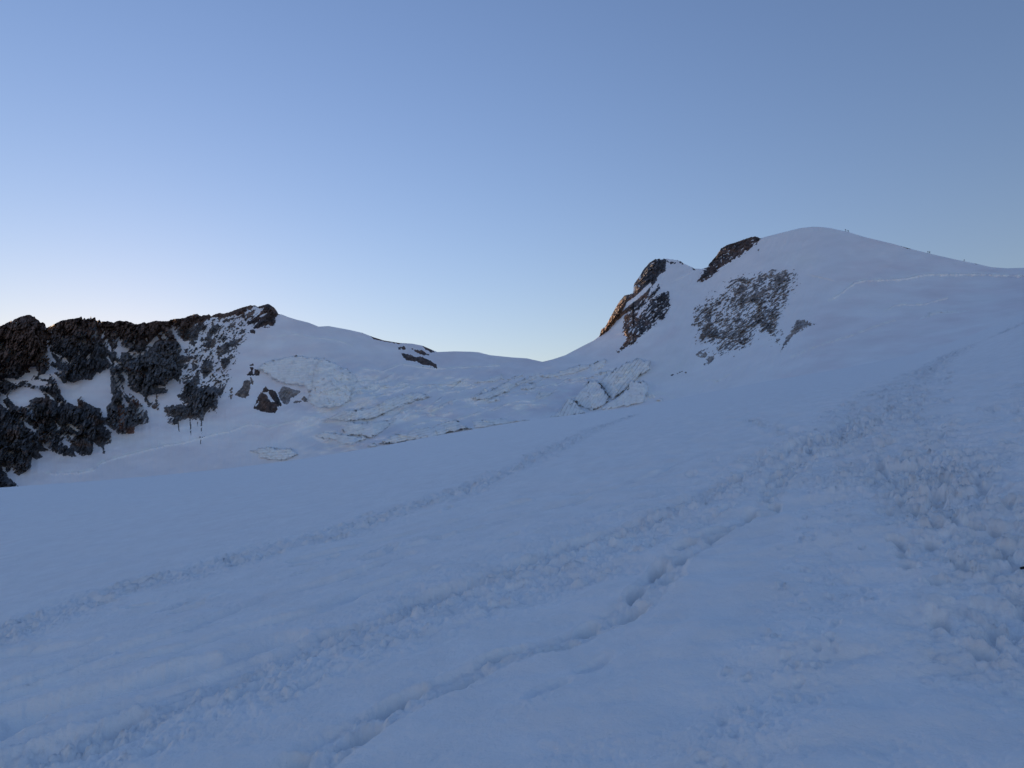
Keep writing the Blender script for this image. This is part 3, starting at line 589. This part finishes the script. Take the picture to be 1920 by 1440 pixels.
# ------------------------------------------------------------------ seracs
def serac_relief(hgt, ang, pitch=3.6, lines=1., rough=1.):
    def f(c):
        U, V, h, s = c['U'], c['V'], c['h'], c['seed']
        a, b = rot(U, V, ang)
        bw = b + 1.5 * fbm(a / 25, b / 25, 2, s + 2)
        st = np.sin(bw * 2 * np.pi / pitch) + .5 * np.sin(bw * 2 * np.pi / (pitch * .43) + a * .02)
        crk = ridged((U + 4 * c['N2']) / 16., V / 22., 2, s + 6)
        return hgt * (1 + .12 * perlin(a / 22., b / 30., s)) + .24 * lines * st * np.clip(.5 + 1.5 * fbm(U / 30, V / 18, 2, s + 3), 0, 1) + (.9 * facet(U / 17., V / 12., s)[0] if lines > .6 else .7 * fbm(U / 40., V / 5., 3, s + 8)) + rough * (1.1 * fbm(U / 14., V / 9., 3, s + 4, .5) - 1.0 * sstep(.78, .97, crk))
    return f
def ice_col(ang=20, pitch=3.6, dirt=.12, lines=1.):
    def g(c):
        U, V, s = c['U'], c['V'], c['seed']
        a, b = rot(U, V, ang); bw = b + 1.5 * fbm(a / 25, b / 25, 2, s + 2)
        st = np.clip(np.sin(bw * 2 * np.pi / pitch), 0, 1) ** 3 * np.clip(.6 + fbm(a / 12, b / 3, 2, s + 9) * 1.5, 0, 1)
        n = fbm(U / 18, V / 10, 4, s + 12)
        C = mix(ICE_A + 0 * U[..., None], SNOW_A, np.clip(.35 + 1.2 * n, 0, 1))
        C = mix(SNOW_A + 0 * U[..., None], C, sstep(-.3, 2.2, c['h']))
        return C * (1 - dirt * 1.1 * lines * st[..., None]) * (1 - .7 * dirt * np.clip(fbm(U / 9, V / 6, 3, s + 15) * 2, 0, 1)[..., None])
    return g
GS = 'seracs in the icefall below the saddle'
SER = [
 ('serac', 'long upper serac band slanting across the left half of the icefall', z3("60,775 160,705 300,700 420,680 490,635 610,585 760,560 890,600 800,620 720,640 600,690 430,770 300,790 180,790"), 5, 24, 1.0),
 ('serac', 'rounded ice bulge under the long slanting upper serac band', z3("165,850 240,800 330,800 480,790 600,770 520,850 400,925 340,905 200,900"), 5, 15, .6),
 ('serac', 'rough low ice step at the left foot of the rounded ice bulge', z3("-35,905 30,870 160,890 330,910 385,925 240,975 180,970 100,940 0,925"), 4, -8, .4),
 ('serac', 'widest ice wall, layered and slanting, just above the near snow edge', z3("450,965 560,905 680,880 760,840 870,845 960,800 1050,775 1130,820 1200,850 1030,870 920,915 700,950 560,965"), 7, 14, 1.3),
 ('serac', 'flat layered ice shelf right of the widest ice wall', z3("1190,790 1280,775 1450,768 1480,790 1600,780 1645,786 1480,805 1350,830 1200,843"), 3.5, 3, 1.2),
 ('serac', 'small pointed ice block left of the widest ice wall', z3("368,1000 400,955 440,970 470,985 430,998"), 3, 10, .4),
 ('serac', 'smooth slanting ice slab in the middle of the upper icefall', z3("1190,605 1300,560 1480,480 1550,515 1440,570 1340,615 1230,620"), 4.5, 27, .9),
 ('serac', 'small ice lump below the smooth slanting slab', z3("1298,635 1400,590 1410,630 1350,647"), 3, 10, .3),
 ('serac', 'thin ice step above and left of the smooth slanting slab', z3("1195,492 1300,460 1420,425 1445,465 1320,487"), 2.5, 12, .4),
 ('serac', 'narrow ice lip highest in the middle of the icefall', z3("1460,465 1580,420 1605,440 1480,472"), 2.5, 18, .5),
 ('serac', 'ridged ice crest just right of the smooth slanting slab', z3("1530,495 1640,440 1700,430 1690,460 1600,490 1550,515"), 3.5, 27, .9),
 ('serac', 'square ice block hanging under the ridged ice crest', z3("1570,545 1580,510 1680,485 1692,520 1640,552"), 3, 5, .4),
 ('serac', 'isolated pale ice block in smooth snow, right part of the icefall', z3("1690,600 1720,550 1830,560 1800,590 1710,617"), 3, 5, .3),
 ('serac', 'long thin ice band leading right towards the rock peak', z4("340,490 500,470 640,420 720,400 800,400 790,440 650,480 560,500 400,520"), 2.6, 12, .8),
 ('serac', 'low rough ice step above the long thin band by the right slope', z4("790,400 850,370 930,350 960,380 900,440 830,460"), 2.0, 20, .3),
 ('serac', 'striped triangular serac at the near snow edge', z4("425,885 530,810 600,700 650,720 700,780 765,835 600,870"), 6, 62, 1.8),
 ('serac', 'split pyramid of ice between the two striped seracs', z4("650,715 740,620 790,550 860,540 960,690 972,730 860,800 800,815 760,800 700,770"), 6, 55, 1.0),
 ('serac', 'largest striped ice tower, leaning and rounded on top', z4("870,550 1000,460 1130,380 1230,345 1330,370 1345,440 1250,500 1170,580 1100,640 1000,720 960,680"), 7, 52, 1.8),
 ('serac', 'smooth blue ice base below the largest striped tower', z4("850,815 1000,722 1130,625 1165,540 1300,560 1330,600 1290,745 1100,785"), 2.5, 40, .3),
 ('serac', 'little ice cap poking over the near snow edge, farthest right', z4("1350,740 1430,700 1465,706 1445,735"), 2, 10, .3),
 ('ice_cliff', 'broad pale hanging ice cliff under the left dome', z2("770,560 800,520 860,500 960,470 1090,450 1250,470 1350,530 1400,590 1500,570 1540,600 1525,690 1400,720 1330,700 1180,740 1150,690 1000,680 900,640 830,580"), 5, 4, .5),
 ('ice_cliff', 'broken jumble of ice blocks right of the broad hanging ice cliff', z3("-50,380 0,290 100,330 230,390 300,460 230,600 245,630 130,680 -20,690 -100,640 -70,520"), 4, 20, .2),
 ('ice_wall', 'isolated layered ice wall low on the snow apron under the left cliff', z2("715,1210 780,1190 860,1178 1040,1188 1060,1215 1100,1232 1000,1280 880,1282 790,1262 770,1225"), 4, 2, 1.1),
 ('snow_lip', 'bright wind carved snow lip in the shaded bowl at the right', z6("1070,865 1120,812 1180,790 1280,788 1475,796 1350,815 1200,828 1110,848"), 3, 3, .3),
]
for i, (nm, lab, P, hg, ang, ln) in enumerate(SER):
    rough = 2.0 if 'jumble' in lab else .75
    cat = {'serac': 'serac', 'ice_cliff': 'ice cliff', 'ice_wall': 'ice wall', 'snow_lip': 'snow lip'}[nm]
    relief(nm, lab, cat, [(P, 2.2, 1.2)], (), M_ICE, ice_col(ang, 6.2 if ln > 1.5 else 4.6, .20, ln), serac_relief(hg, ang, 6.2 if ln > 1.5 else 4.6, ln, rough), step=.9, seed=300 + i * 7, ang=ang, sx=22, sy=7, k=.5, frag=.9, wall=.0 if nm == 'snow_lip' else .62 if 'blue' in lab else .45 if nm == 'ice_cliff' else .62,
           group=GS if nm == 'serac' else None)
# sunlit strips: ribs turned left to catch sun, sunlight also painted as paler snow
def rib_relief(P, hgt, wd):
    def f(c):
        d, s, _ = ldist(P, c['U'], c['V'], 30); x = d * np.where(s < 0, -1, 1)      # + = below right
        return hgt * sstep(-wd, wd, x)
    return f
for nm, lab, P, L in (('snow_rib', 'bright sunlit snow rib in the saddle between rock peak and skyline rib', z5("690,478 760,430 880,380 850,405 770,448"), z5("690,480 780,440 885,385")),
                      ('snow_rib', 'bright sunlit snow strip running down the left side of the rock peak', z5("290,720 330,640 400,590 520,480 535,500 480,560 410,620 340,670"), z5("290,720 370,650 450,590 535,500"))):
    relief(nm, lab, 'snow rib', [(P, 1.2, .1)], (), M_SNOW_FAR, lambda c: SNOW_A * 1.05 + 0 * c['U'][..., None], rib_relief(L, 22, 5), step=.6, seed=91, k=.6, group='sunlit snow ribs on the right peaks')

# ================================================================== THE NEAR SNOW SLOPE
A_, B_ = .17, .122; C_ = 7.3e-5
def gheight(x, y):
    r2 = x * x + y * y
    yy = np.maximum(y, 3.0); Xs = np.clip(x / yy, -1.6, 1.6)
    u = Xs * 0; 
    # silhouette slope along this direction (per unit of y)
    us = np.linspace(-900, 2900, 1200); xs, zs = ray(us, sil(us)); sl = np.interp(Xs, xs, zs) + 2 * math.sqrt(EYE * C_)
    far = sl * yy
    sat = lambda q, L: L * np.tanh(q / L)
    plane = A_ * sat(x, 500.) + B_ * sat(y, 500.)
    w_ = sstep(6, 45, y) * (1 - sstep(1.1, 1.5, np.abs(x / yy)))
    yc = np.minimum(yy, 900.)
    drop = C_ * np.where(yc < 300, yc ** 2, 300 ** 2 + 600 * (yc - 300)) * (1 + sstep(150, 400, yc) * 1.2)
    rb = np.sqrt(r2); dropb = C_ * 25 * np.minimum(rb, 3000.)
    z = (1 - w_) * (plane - dropb * .2) + w_ * (far - drop) - EYE
    return z
def undul(x, y):
    r = np.hypot(x, y); f = 1 - sstep(60, 200, r) * .7
    z = .045 * fbm(x / 5.5, y / 5.5, 3, 401) * f + .12 * fbm(x / 22., y / 22., 2, 411)
    return z
def ground_at(u, v):
    Xr, Zr = ray(u, v); t = np.geomspace(1.5, 260, 900)
    z = gheight(Xr * t, t) - Zr * t
    k = np.where(z > 0)[0]; k = k[0] if len(k) else 899
    return float(Xr * t[k]), float(t[k])
def gline(pts, n=None):
    P = np.array([ground_at(u, v) for u, v in pts]); return P

azd = np.concatenate([np.radians(np.arange(-180, -60, 3.)), np.radians(np.arange(-60, -39, .35)), np.radians(np.linspace(-39, 39, 1060)), np.radians(np.arange(39.35, 60, .35)), np.radians(np.arange(60, 180, 3.))])
rs = [.25]
while rs[-1] < 9000:
    r = rs[-1]; q = .10 if r < 1.6 else .03 if r < 2.5 else .0042 if r < 14 else .0062 if r < 45 else .009 if r < 170 else .03 if r < 600 else .12
    rs.append(r * (1 + q))
rs = np.array(rs); RR, AZ = np.meshgrid(rs, azd, indexing='ij')
GXx = RR * np.sin(AZ); GYy = RR * np.cos(AZ)
G0 = gheight(GXx, GYy) + undul(GXx, GYy)
G = G0.copy(); DIRT = np.zeros_like(G)
a_lo = np.searchsorted(azd, math.radians(-60)); a_hi = np.searchsorted(azd, math.radians(60)); r_hi = np.searchsorted(rs, 230.)
vx, vy = GXx[:r_hi, a_lo:a_hi], GYy[:r_hi, a_lo:a_hi]; Gv = G[:r_hi, a_lo:a_hi]; Dv = DIRT[:r_hi, a_lo:a_hi]; VR = RR[:r_hi, a_lo:a_hi]
# hardened, slightly rippled surface: fine crust, wind ripples, soft sun cups at the right
a_, b_ = rot(vx, vy, 12)
fine_f = 1 - sstep(8, 30, VR)
rip = fbm(a_ / 1.6, b_ / .28, 3, 421); cup = fbm(vx / 1.1, vy / .7, 3, 431)
right = sstep(-.15, .35, vx / np.maximum(vy, .5))
Gv += .010 * rip * (1 - .5 * right) + (.016 + .062 * right) * cup * (1 - sstep(15, 60, VR)) + .0035 * fbm(vx / .12, vy / .12, 3, 441) * fine_f
_g = gline([(200,1385),(1300,935)]); _th = math.degrees(math.atan2(_g[1,1]-_g[0,1], _g[1,0]-_g[0,0]))
al_, ac_ = rot(vx, vy, -_th)
Gv += (.007 * fbm(al_ / 1.3, ac_ / .10, 3, 435) * (1 - sstep(6, 20, VR)) + .016 * fbm(al_ / 4., ac_ / .35, 3, 437)) * (1 - .6 * right)
for _m, (_s0, _s1, _am) in ((sstep(10, 20, VR), (2.5, 1.0, .03)),):
    Gv += _m * _am * fbm(vx / _s0, vy / _s1, 3, 439)
crunch = fbm(vx / .07, vy / .07, 3, 451, .65)
patchy = sstep(.05, .4, fbm(vx / .8, vy / .8, 3, 461))
Gv += .010 * crunch * patchy * fine_f

lumpN = fbm(vx / .16, vy / .16, 4, 471, .6); lumpB = ridged(vx / .33, vy / .33, 3, 481)
def bill(sc, sd):                                # firm crust with small broken pits
    q = fbm(vx / sc, vy / sc, 3, sd, .55); return 1.6 * np.minimum(q, .12 + .25 * (q - .12)) + .15
nr, mr_ = 1 - sstep(7, 14, VR), sstep(7, 14, VR) * (1 - sstep(22, 40, VR)); fr = sstep(22, 40, VR)
CR = nr * (.55 * bill(.06, 601) + .75 * bill(.14, 604)) + mr_ * (.4 * bill(.10, 607) + .7 * bill(.24, 610)) + fr * 1.6 * bill(.55, 613)
def band(pts, width, depth=0., lump=.02, dirt=0., edge=.35, mound=0., fn=None):
    P = gline(pts)
    d, s, a = ldist(P, vx, vy, width * 1.6 + .3)
    wv = width * (1 + .35 * perlin(a / 1.1, a * 0, 3)) + .25 * width * lumpN
    m = 1 - sstep(wv * (1 - edge), wv * (1 + edge), d)
    v_ = .55 + .9 * perlin(a / .8, d * 0, 7)          # deeper here, half filled there
    Gv[...] += m * (-depth * np.clip(v_ + .3, .3, 1.5) + lump * (.45 * lumpN + .5 * CR)) + mound * np.clip(v_, 0, 1.3) * (1 + .5 * CR) * np.exp(-((d - wv * 1.15) / (width * .35)) ** 2) * (d < width * 1.6 + .29)
    Dv[...] = np.maximum(Dv, m * dirt * np.clip(.5 + lumpN, 0, 1))
PIT = np.zeros_like(Gv); RIM = np.zeros_like(Gv)
def stamp(x, y, th, L=.15, Wd=.065, dep=.07, rim=.02, lump=.03, dirt=0.):
    r = math.hypot(x, y)
    if y < .5 or r < 2. or r > 200: return
    gw = 1 + max(0, r - 25) / 60.; L *= gw; Wd *= gw; dep *= gw; rim *= gw
    R_ = .30 + L; az = math.atan2(x, y); da = R_ / r
    i0, i1 = np.searchsorted(rs, [r - R_, r + R_]); j0, j1 = np.searchsorted(azd, [az - da, az + da])
    j0 = max(j0 - a_lo, 0); j1 = j1 - a_lo; i1 = min(i1, r_hi)
    if i1 <= i0 or j1 <= j0: return
    X = vx[i0:i1, j0:j1] - x; Y = vy[i0:i1, j0:j1] - y
    c, s = math.sin(th), math.cos(th)                     # th = heading from +y
    al = X * c + Y * s; ac = X * s - Y * c; ln = lumpN[i0:i1, j0:j1]; cr_ = CR[i0:i1, j0:j1]
    e = np.sqrt((al / L) ** 2 + (ac / Wd) ** 2) + .35 * ln + .10 * cr_
    g = -dep * (1 - sstep(.45, 1.1, e)) * (1 + .25 * cr_ + .25 * al / L)
    g = g + rim * np.clip(.5 + .9 * cr_ + ln, 0, 2) * np.exp(-((e - 1.35) / .25) ** 2)
    g = g + lump * np.exp(-(((al + L * 1.3) / (L * .4)) ** 2 + (ac / Wd) ** 2)) * np.clip(.6 + cr_ + ln, 0, 2)
    PIT[i0:i1, j0:j1] = np.minimum(PIT[i0:i1, j0:j1], g); RIM[i0:i1, j0:j1] = np.maximum(RIM[i0:i1, j0:j1], g)
    if dirt: Dv[i0:i1, j0:j1] = np.maximum(Dv[i0:i1, j0:j1], dirt * (1 - sstep(.4, 1.0, e)))
def walk(P, step=.36, side=.09, jit=.04, **kw):
    seg = np.hypot(*(P[1:] - P[:-1]).T); acc = np.concatenate([[0], np.cumsum(seg)]); n = int(acc[-1] / step)
    for i in range(n):
        s = (i + .5) * step + random.uniform(-jit, jit)
        x = np.interp(s, acc, P[:, 0]); y = np.interp(s, acc, P[:, 1])
        x2 = np.interp(s + .3, acc, P[:, 0]); y2 = np.interp(s + .3, acc, P[:, 1]); th = math.atan2(x2 - x, y2 - y)
        sd = side * (1 if i % 2 else -1) + random.uniform(-jit, jit)
        k = random.uniform(.55, 1.3)
        kk = dict(kw); kk['dep'] = kw.get('dep', .07) * k; kk['L'] = kw.get('L', .15) * random.uniform(.8, 1.25)
        stamp(x + sd * math.cos(th), y - sd * math.sin(th), th + random.uniform(-.25, .25), **kk)

T1 = [(520,1470),(600,1410),(640,1385),(700,1350),(790,1305),(850,1278),(930,1240),(1010,1215),(1060,1200),(1130,1165),(1180,1135),(1230,1095),(1250,1060),(1300,1015),(1345,992),(1400,965),(1440,945),(1448,910),(1470,880),(1530,840),(1590,800)]
T2 = [(-60,1490),(60,1430),(200,1385),(330,1320),(420,1285),(560,1225),(640,1190),(750,1150),(800,1120),(900,1085),(980,1055),(1100,1010),(1200,975),(1300,935),(1400,880),(1500,835),(1580,795),(1640,770)]
T2b = [(100,1440),(330,1360),(560,1270),(700,1205),(900,1130),(1100,1050),(1300,960),(1450,880),(1600,800)]
T4 = [(-40,1205),(0,1190),(200,1115),(350,1080),(500,1030),(620,1005),(750,960),(850,930),(930,895),(1000,865),(1080,820),(1140,795),(1190,777)]
T5 = [(2090,1190),(2010,1130),(1930,1055),(1850,980),(1770,925),(1700,870),(1660,820),(1650,775),(1690,725),(1740,690),(1800,655),(1870,628),(1960,590)]
T5b = [(1650,790),(1580,810),(1500,830),(1400,880)]
T5c = [(1960,700),(1910,730),(1870,780),(1830,815),(1800,860)]
T7 = [(1560,880),(1545,950),(1530,1050),(1525,1150),(1500,1230),(1450,1310),(1380,1390),(1300,1470)]
# deep single boot track
band(T1, .15, .030, .026, .25, .3, .003)
walk(gline(T1), .34, .07, .03, L=.17, Wd=.075, dep=.065, rim=.009, lump=.004, dirt=.5)
# wide furrow with a ridge beside it
band(T2, .20, .040, .034, .2, .3, .016)
walk(gline(T2), .36, .10, .06, L=.17, Wd=.08, dep=.045, rim=.009, lump=.005, dirt=.35)
band(T2b, .45, .01, .035, .05, .6, 0)
walk(gline(T2b), .40, .22, .15, L=.16, Wd=.06, dep=.030, rim=.012, lump=.015)
band([(1640,770),(1400,872),(1200,955),(1000,1030),(800,1105)], .8, .0, .022, .0, .7, 0)
# soft old ski grooves
for pts, wd, dp in (([(-40,1325),(130,1268),(350,1212),(450,1178),(600,1142),(690,1100),(800,1062)], .12, .07), ([(-40,1300),(60,1273),(200,1225),(330,1186),(500,1118),(640,1080),(760,1035)], .11, .06),
                    ([(-40,1385),(60,1335),(200,1295),(300,1270),(430,1232),(520,1200)], .20, .10), ([(-40,1350),(100,1318),(250,1280),(380,1236)], .13, .06), ([(0,1230),(90,1222),(160,1208)], .12, .05),
                    ([(-40,1425),(120,1365),(330,1300),(480,1240)], .10, .04), ([(700,1040),(900,985),(1150,915),(1330,850)], .12, .04), ([(560,1050),(760,1000),(980,940)], .12, .035)):
    band(pts, wd, dp, .004, 0, .6, .022)
# beaten footprint bands
def trample(pts, hw, dens, **kw):
    P = gline(pts); seg = np.hypot(*(P[1:] - P[:-1]).T); acc = np.concatenate([[0], np.cumsum(seg)])
    n = int(acc[-1] * 2 * hw * dens)
    for i in range(min(n, 4200)):
        s = random.uniform(0, acc[-1]); x = np.interp(s, acc, P[:, 0]); y = np.interp(s, acc, P[:, 1])
        x2 = np.interp(s + .5, acc, P[:, 0]); y2 = np.interp(s + .5, acc, P[:, 1]); th = math.atan2(x2 - x, y2 - y)
        o_ = max(-1.05 * hw, min(1.05 * hw, random.gauss(0, hw * .5)))
        k = random.uniform(.6, 1.3)
        kk = {q: (v * k if q in ('dep', 'lump') else v) for q, v in kw.items()}
        stamp(x + o_ * math.cos(th), y - o_ * math.sin(th), th + random.gauss(0, .35) + (math.pi if random.random() < .4 else 0), **kk)
band(T4, .55, .015, .075, .08, .6, 0)
trample(T4, .6, 6, L=.15, Wd=.07, dep=.045, rim=.018, lump=.01)
trample([(250,1175),(600,1080),(900,1000),(1200,920)], 1.6, 1.0, L=.20, Wd=.06, dep=.030, rim=.006, lump=0.)
trample([(1000,1330),(1150,1250),(1330,1150),(1420,1050)], .8, .5, L=.18, Wd=.08, dep=.018, rim=.0, lump=0.)
trample([(u, v + 45) for u, v in T4[:9]], .9, .5, L=.17, Wd=.07, dep=.035, rim=.008, lump=.02)
band(T5[:6], .62, .03, .050, .40, .5, .012); band(T5[5:], 1.0, .02, .065, .25, .5, .01)
trample(T5[:6], .62, 20., L=.11, Wd=.060, dep=.032, rim=.011, lump=.004, dirt=.55); trample(T5[4:], 1.15, 5., L=.15, Wd=.08, dep=.05, rim=.018, lump=.006, dirt=.3)

band(T5b, .6, .0, .03, .05, .6, 0); trample(T5b, .9, 2.5, L=.16, Wd=.08, dep=.04, rim=.015, lump=.02)
band(T5c, .6, .0, .03, .05, .7, 0); trample(T5c, .6, 2.5, L=.16, Wd=.08, dep=.04, rim=.015, lump=.02)
band([(1400,785),(1440,800),(1500,815),(1560,838)], .25, .03, .03, .0, .6, .03)
walk(gline([(1400,785),(1440,800),(1500,815),(1560,838)]), .4, .1, .05, L=.16, Wd=.08, dep=.05, rim=.02, lump=.03)
trample(T7, .30, 26, L=.032, Wd=.026, dep=.012, rim=.006, lump=.0)
P7 = gline(T7); d7, _, _ = ldist(P7, vx, vy, 1.); Gv += (.010 * crunch + .012 * CR) * (1 - sstep(.1, .6, d7)) * np.clip(.6 + lumpN, 0, 1)

Gv += PIT * (1.1 + .45 * CR) + RIM * sstep(-.03, 0., PIT)
Gv[...] = G0[:r_hi, a_lo:a_hi] + 1.6 * (Gv - G0[:r_hi, a_lo:a_hi])
# colour: old firn with faint dust, cleaner broken crystals
GC = np.zeros(G.shape + (3,)); du = np.zeros_like(G)
du[:r_hi, a_lo:a_hi] = np.clip(.25 + .5 * fbm(vx / 2.2, vy / 1.1, 4, 501), 0, 1) * .6
NSNOW = np.array([.87, .92, .955])
GC = mix(NSNOW + 0 * G[..., None], np.array([.83, .835, .87]), du)
GC = mix(GC, np.array([.40, .36, .33]), np.clip(DIRT, 0, 1) * .55)
go = grid_mesh('snow_slope', GXx, GYy, G, M_SNOW_NEAR, GC, None, wrap=True); tag(go, kind='structure')

# ================================================================== SMALL THINGS
def ground_z(x, y):
    return float(gheight(np.array([x]), np.array([y]))[0] + undul(np.array([x]), np.array([y]))[0])
def tube(bm, p, q, r0, r1, n=10):
    p, q = np.array(p, float), np.array(q, float); d = q - p; L = np.linalg.norm(d); d /= L
    a = np.cross(d, (0, 0, 1.)); a = a / np.linalg.norm(a) if np.linalg.norm(a) > 1e-4 else np.array([1., 0, 0]); b = np.cross(d, a)
    A = [bm.verts.new(p + r0 * (a * math.cos(t) + b * math.sin(t))) for t in np.linspace(0, 2 * math.pi, n, False)]
    B = [bm.verts.new(q + r1 * (a * math.cos(t) + b * math.sin(t))) for t in np.linspace(0, 2 * math.pi, n, False)]
    for i in range(n): bm.faces.new((A[i], A[(i + 1) % n], B[(i + 1) % n], B[i]))
    bm.faces.new(A[::-1]); bm.faces.new(B)
def mesh_obj(name, bm, mat, parent=None):
    bmesh.ops.recalc_face_normals(bm, faces=bm.faces)
    me = bpy.data.meshes.new(name); bm.to_mesh(me); bm.free(); me.materials.append(mat)
    for p in me.polygons: p.use_smooth = True
    o = bpy.data.objects.new(name, me); S.collection.objects.link(o); o.parent = parent
    return o

M_BLACK = flat_mat('black_lacquer', (.012, .012, .013), .45); M_CORK = flat_mat('dark_grip_foam', (.02, .02, .022), .9); M_STEEL = flat_mat('steel_tip', (.25, .25, .27), .35, 1.)
px_, py_ = ground_at(1913.5, 1063)
pz_ = ground_z(px_, py_) + .03
pole = bpy.data.objects.new('trekking_pole', None); S.collection.objects.link(pole); pole.location = (px_, py_, pz_)
tag(pole, 'black trekking pole lying on the snow, its end entering at the right edge', 'trekking pole')
dirp = np.array([.98, .02, A_ + .01]); dirp /= np.linalg.norm(dirp)
bm = bmesh.new(); tube(bm, dirp * .0, dirp * .95, .008, .0095); mesh_obj('shaft', bm, M_BLACK, pole)
bm = bmesh.new(); tube(bm, dirp * .95, dirp * 1.07, .016, .019); tube(bm, dirp * 1.07, dirp * 1.10, .019, .012); mesh_obj('grip', bm, M_CORK, pole)
bm = bmesh.new(); tube(bm, dirp * .40, dirp * .45, .0125, .0125); mesh_obj('clamp', bm, M_BLACK, pole)

def climber_mesh():
    J = {'pelvis': (0, 0, .95), 'chest': (0, .06, 1.30), 'neck': (0, .10, 1.47), 'head0': (0, .12, 1.58), 'head1': (0, .13, 1.70),
         'kL': (-.12, .12, .52), 'aL': (-.12, .06, .08), 'tL': (-.12, .22, .03), 'kR': (.12, -.04, .50), 'aR': (.12, -.20, .10), 'tR': (.12, -.05, .03),
         'hL': (-.11, 0, .90), 'hR': (.11, 0, .90), 'sL': (-.20, .07, 1.40), 'eL': (-.27, .14, 1.14), 'wL': (-.25, .36, 1.05), 'sR': (.20, .07, 1.40), 'eR': (.28, .02, 1.13), 'wR': (.27, .24, 1.02)}
    R = dict(pelvis=.15, chest=.17, neck=.07, head0=.09, head1=.10, kL=.07, aL=.055, tL=.05, kR=.07, aR=.055, tR=.05, hL=.10, hR=.10, sL=.08, eL=.05, wL=.04, sR=.08, eR=.05, wR=.04)
    E = [('pelvis', 'chest'), ('chest', 'neck'), ('neck', 'head0'), ('head0', 'head1'), ('pelvis', 'hL'), ('hL', 'kL'), ('kL', 'aL'), ('aL', 'tL'), ('pelvis', 'hR'), ('hR', 'kR'), ('kR', 'aR'), ('aR', 'tR'),
         ('chest', 'sL'), ('sL', 'eL'), ('eL', 'wL'), ('chest', 'sR'), ('sR', 'eR'), ('eR', 'wR')]
    names = list(J); me = bpy.data.meshes.new('person'); me.from_pydata([J[n] for n in names], [(names.index(a), names.index(b)) for a, b in E], [])
    o = bpy.data.objects.new('person', me); S.collection.objects.link(o)
    md = o.modifiers.new('Skin', 'SKIN'); sv = me.skin_vertices[0].data
    for i, n in enumerate(names): sv[i].radius = (R[n], R[n])
    sv[0].use_root = True
    o.modifiers.new('Subsurf', 'SUBSURF').levels = 1
    return o, me
COLS = [(.02, .03, .06), (.03, .03, .035), (.05, .02, .02), (.02, .04, .05), (.015, .015, .02), (.03, .03, .06)]
spots = [(1585.4, 'climber leading a rope of three just right of the snow dome top', 'climbers on the right skyline', 1.25), (1588.6, 'climber in the middle of the rope of three near the dome top', 'climbers on the right skyline', .95), (1591.2, 'climber at the back of the rope of three near the dome top', 'climbers on the right skyline', 1.0),
         (1740.2, 'left climber of a pair standing on the skyline right of the crest rocks', 'climbers on the right skyline', 1.1), (1743.4, 'right climber of a pair standing on the skyline right of the crest rocks', 'climbers on the right skyline', 1.2), (1808., 'lone climber on the skyline just left of the small flat crest rock', 'climbers on the right skyline', .95)]
base_o = None
for i, (u, lab, grp, sc) in enumerate(spots):
    uu_ = np.array([u]); vv = crest(uu_); D = base_depth(uu_, vv) - .3; x, y, z = [float(q[0]) for q in to_world(uu_, vv, D)]
    jacket = flat_mat('jacket_%s' % ['navy', 'charcoal', 'maroon', 'teal', 'black', 'blue'][i], COLS[i], .8)
    if base_o is None:
        person, pme = climber_mesh(); base_o = person
        bm = bmesh.new(); bmesh.ops.create_cube(bm, size=1, matrix=__import__('mathutils').Matrix.LocRotScale((0, -.16, 1.26), None, (.30, .20, .48)))
        bmesh.ops.bevel(bm, geom=bm.edges[:], offset=.06, segments=2, affect='EDGES'); pack = mesh_obj('backpack', bm, M_CORK, person)
        bm = bmesh.new(); bmesh.ops.create_uvsphere(bm, u_segments=10, v_segments=6, radius=.125, matrix=__import__('mathutils').Matrix.Translation((0, .13, 1.70))); helmet = mesh_obj('helmet', bm, flat_mat('helmet_shell', (.3, .08, .04), .4), person)
        pme.materials.append(jacket); cur = person
    else:
        cur = base_o.copy(); cur.data = base_o.data.copy(); S.collection.objects.link(cur)
        for ch in (pack, helmet):
            c2 = ch.copy(); S.collection.objects.link(c2); c2.parent = cur
        cur.data.materials[0] = jacket
    cur.location = (x, y, z - .05); cur.scale = (1.4 * sc, 1.4 * sc, 1.12 * sc); cur.rotation_euler = (0, 0, math.radians(90 + i * 17))
    tag(cur, lab, 'person', grp)
print('verts', sum(len(o.data.vertices) for o in bpy.data.objects if o.type == 'MESH'))
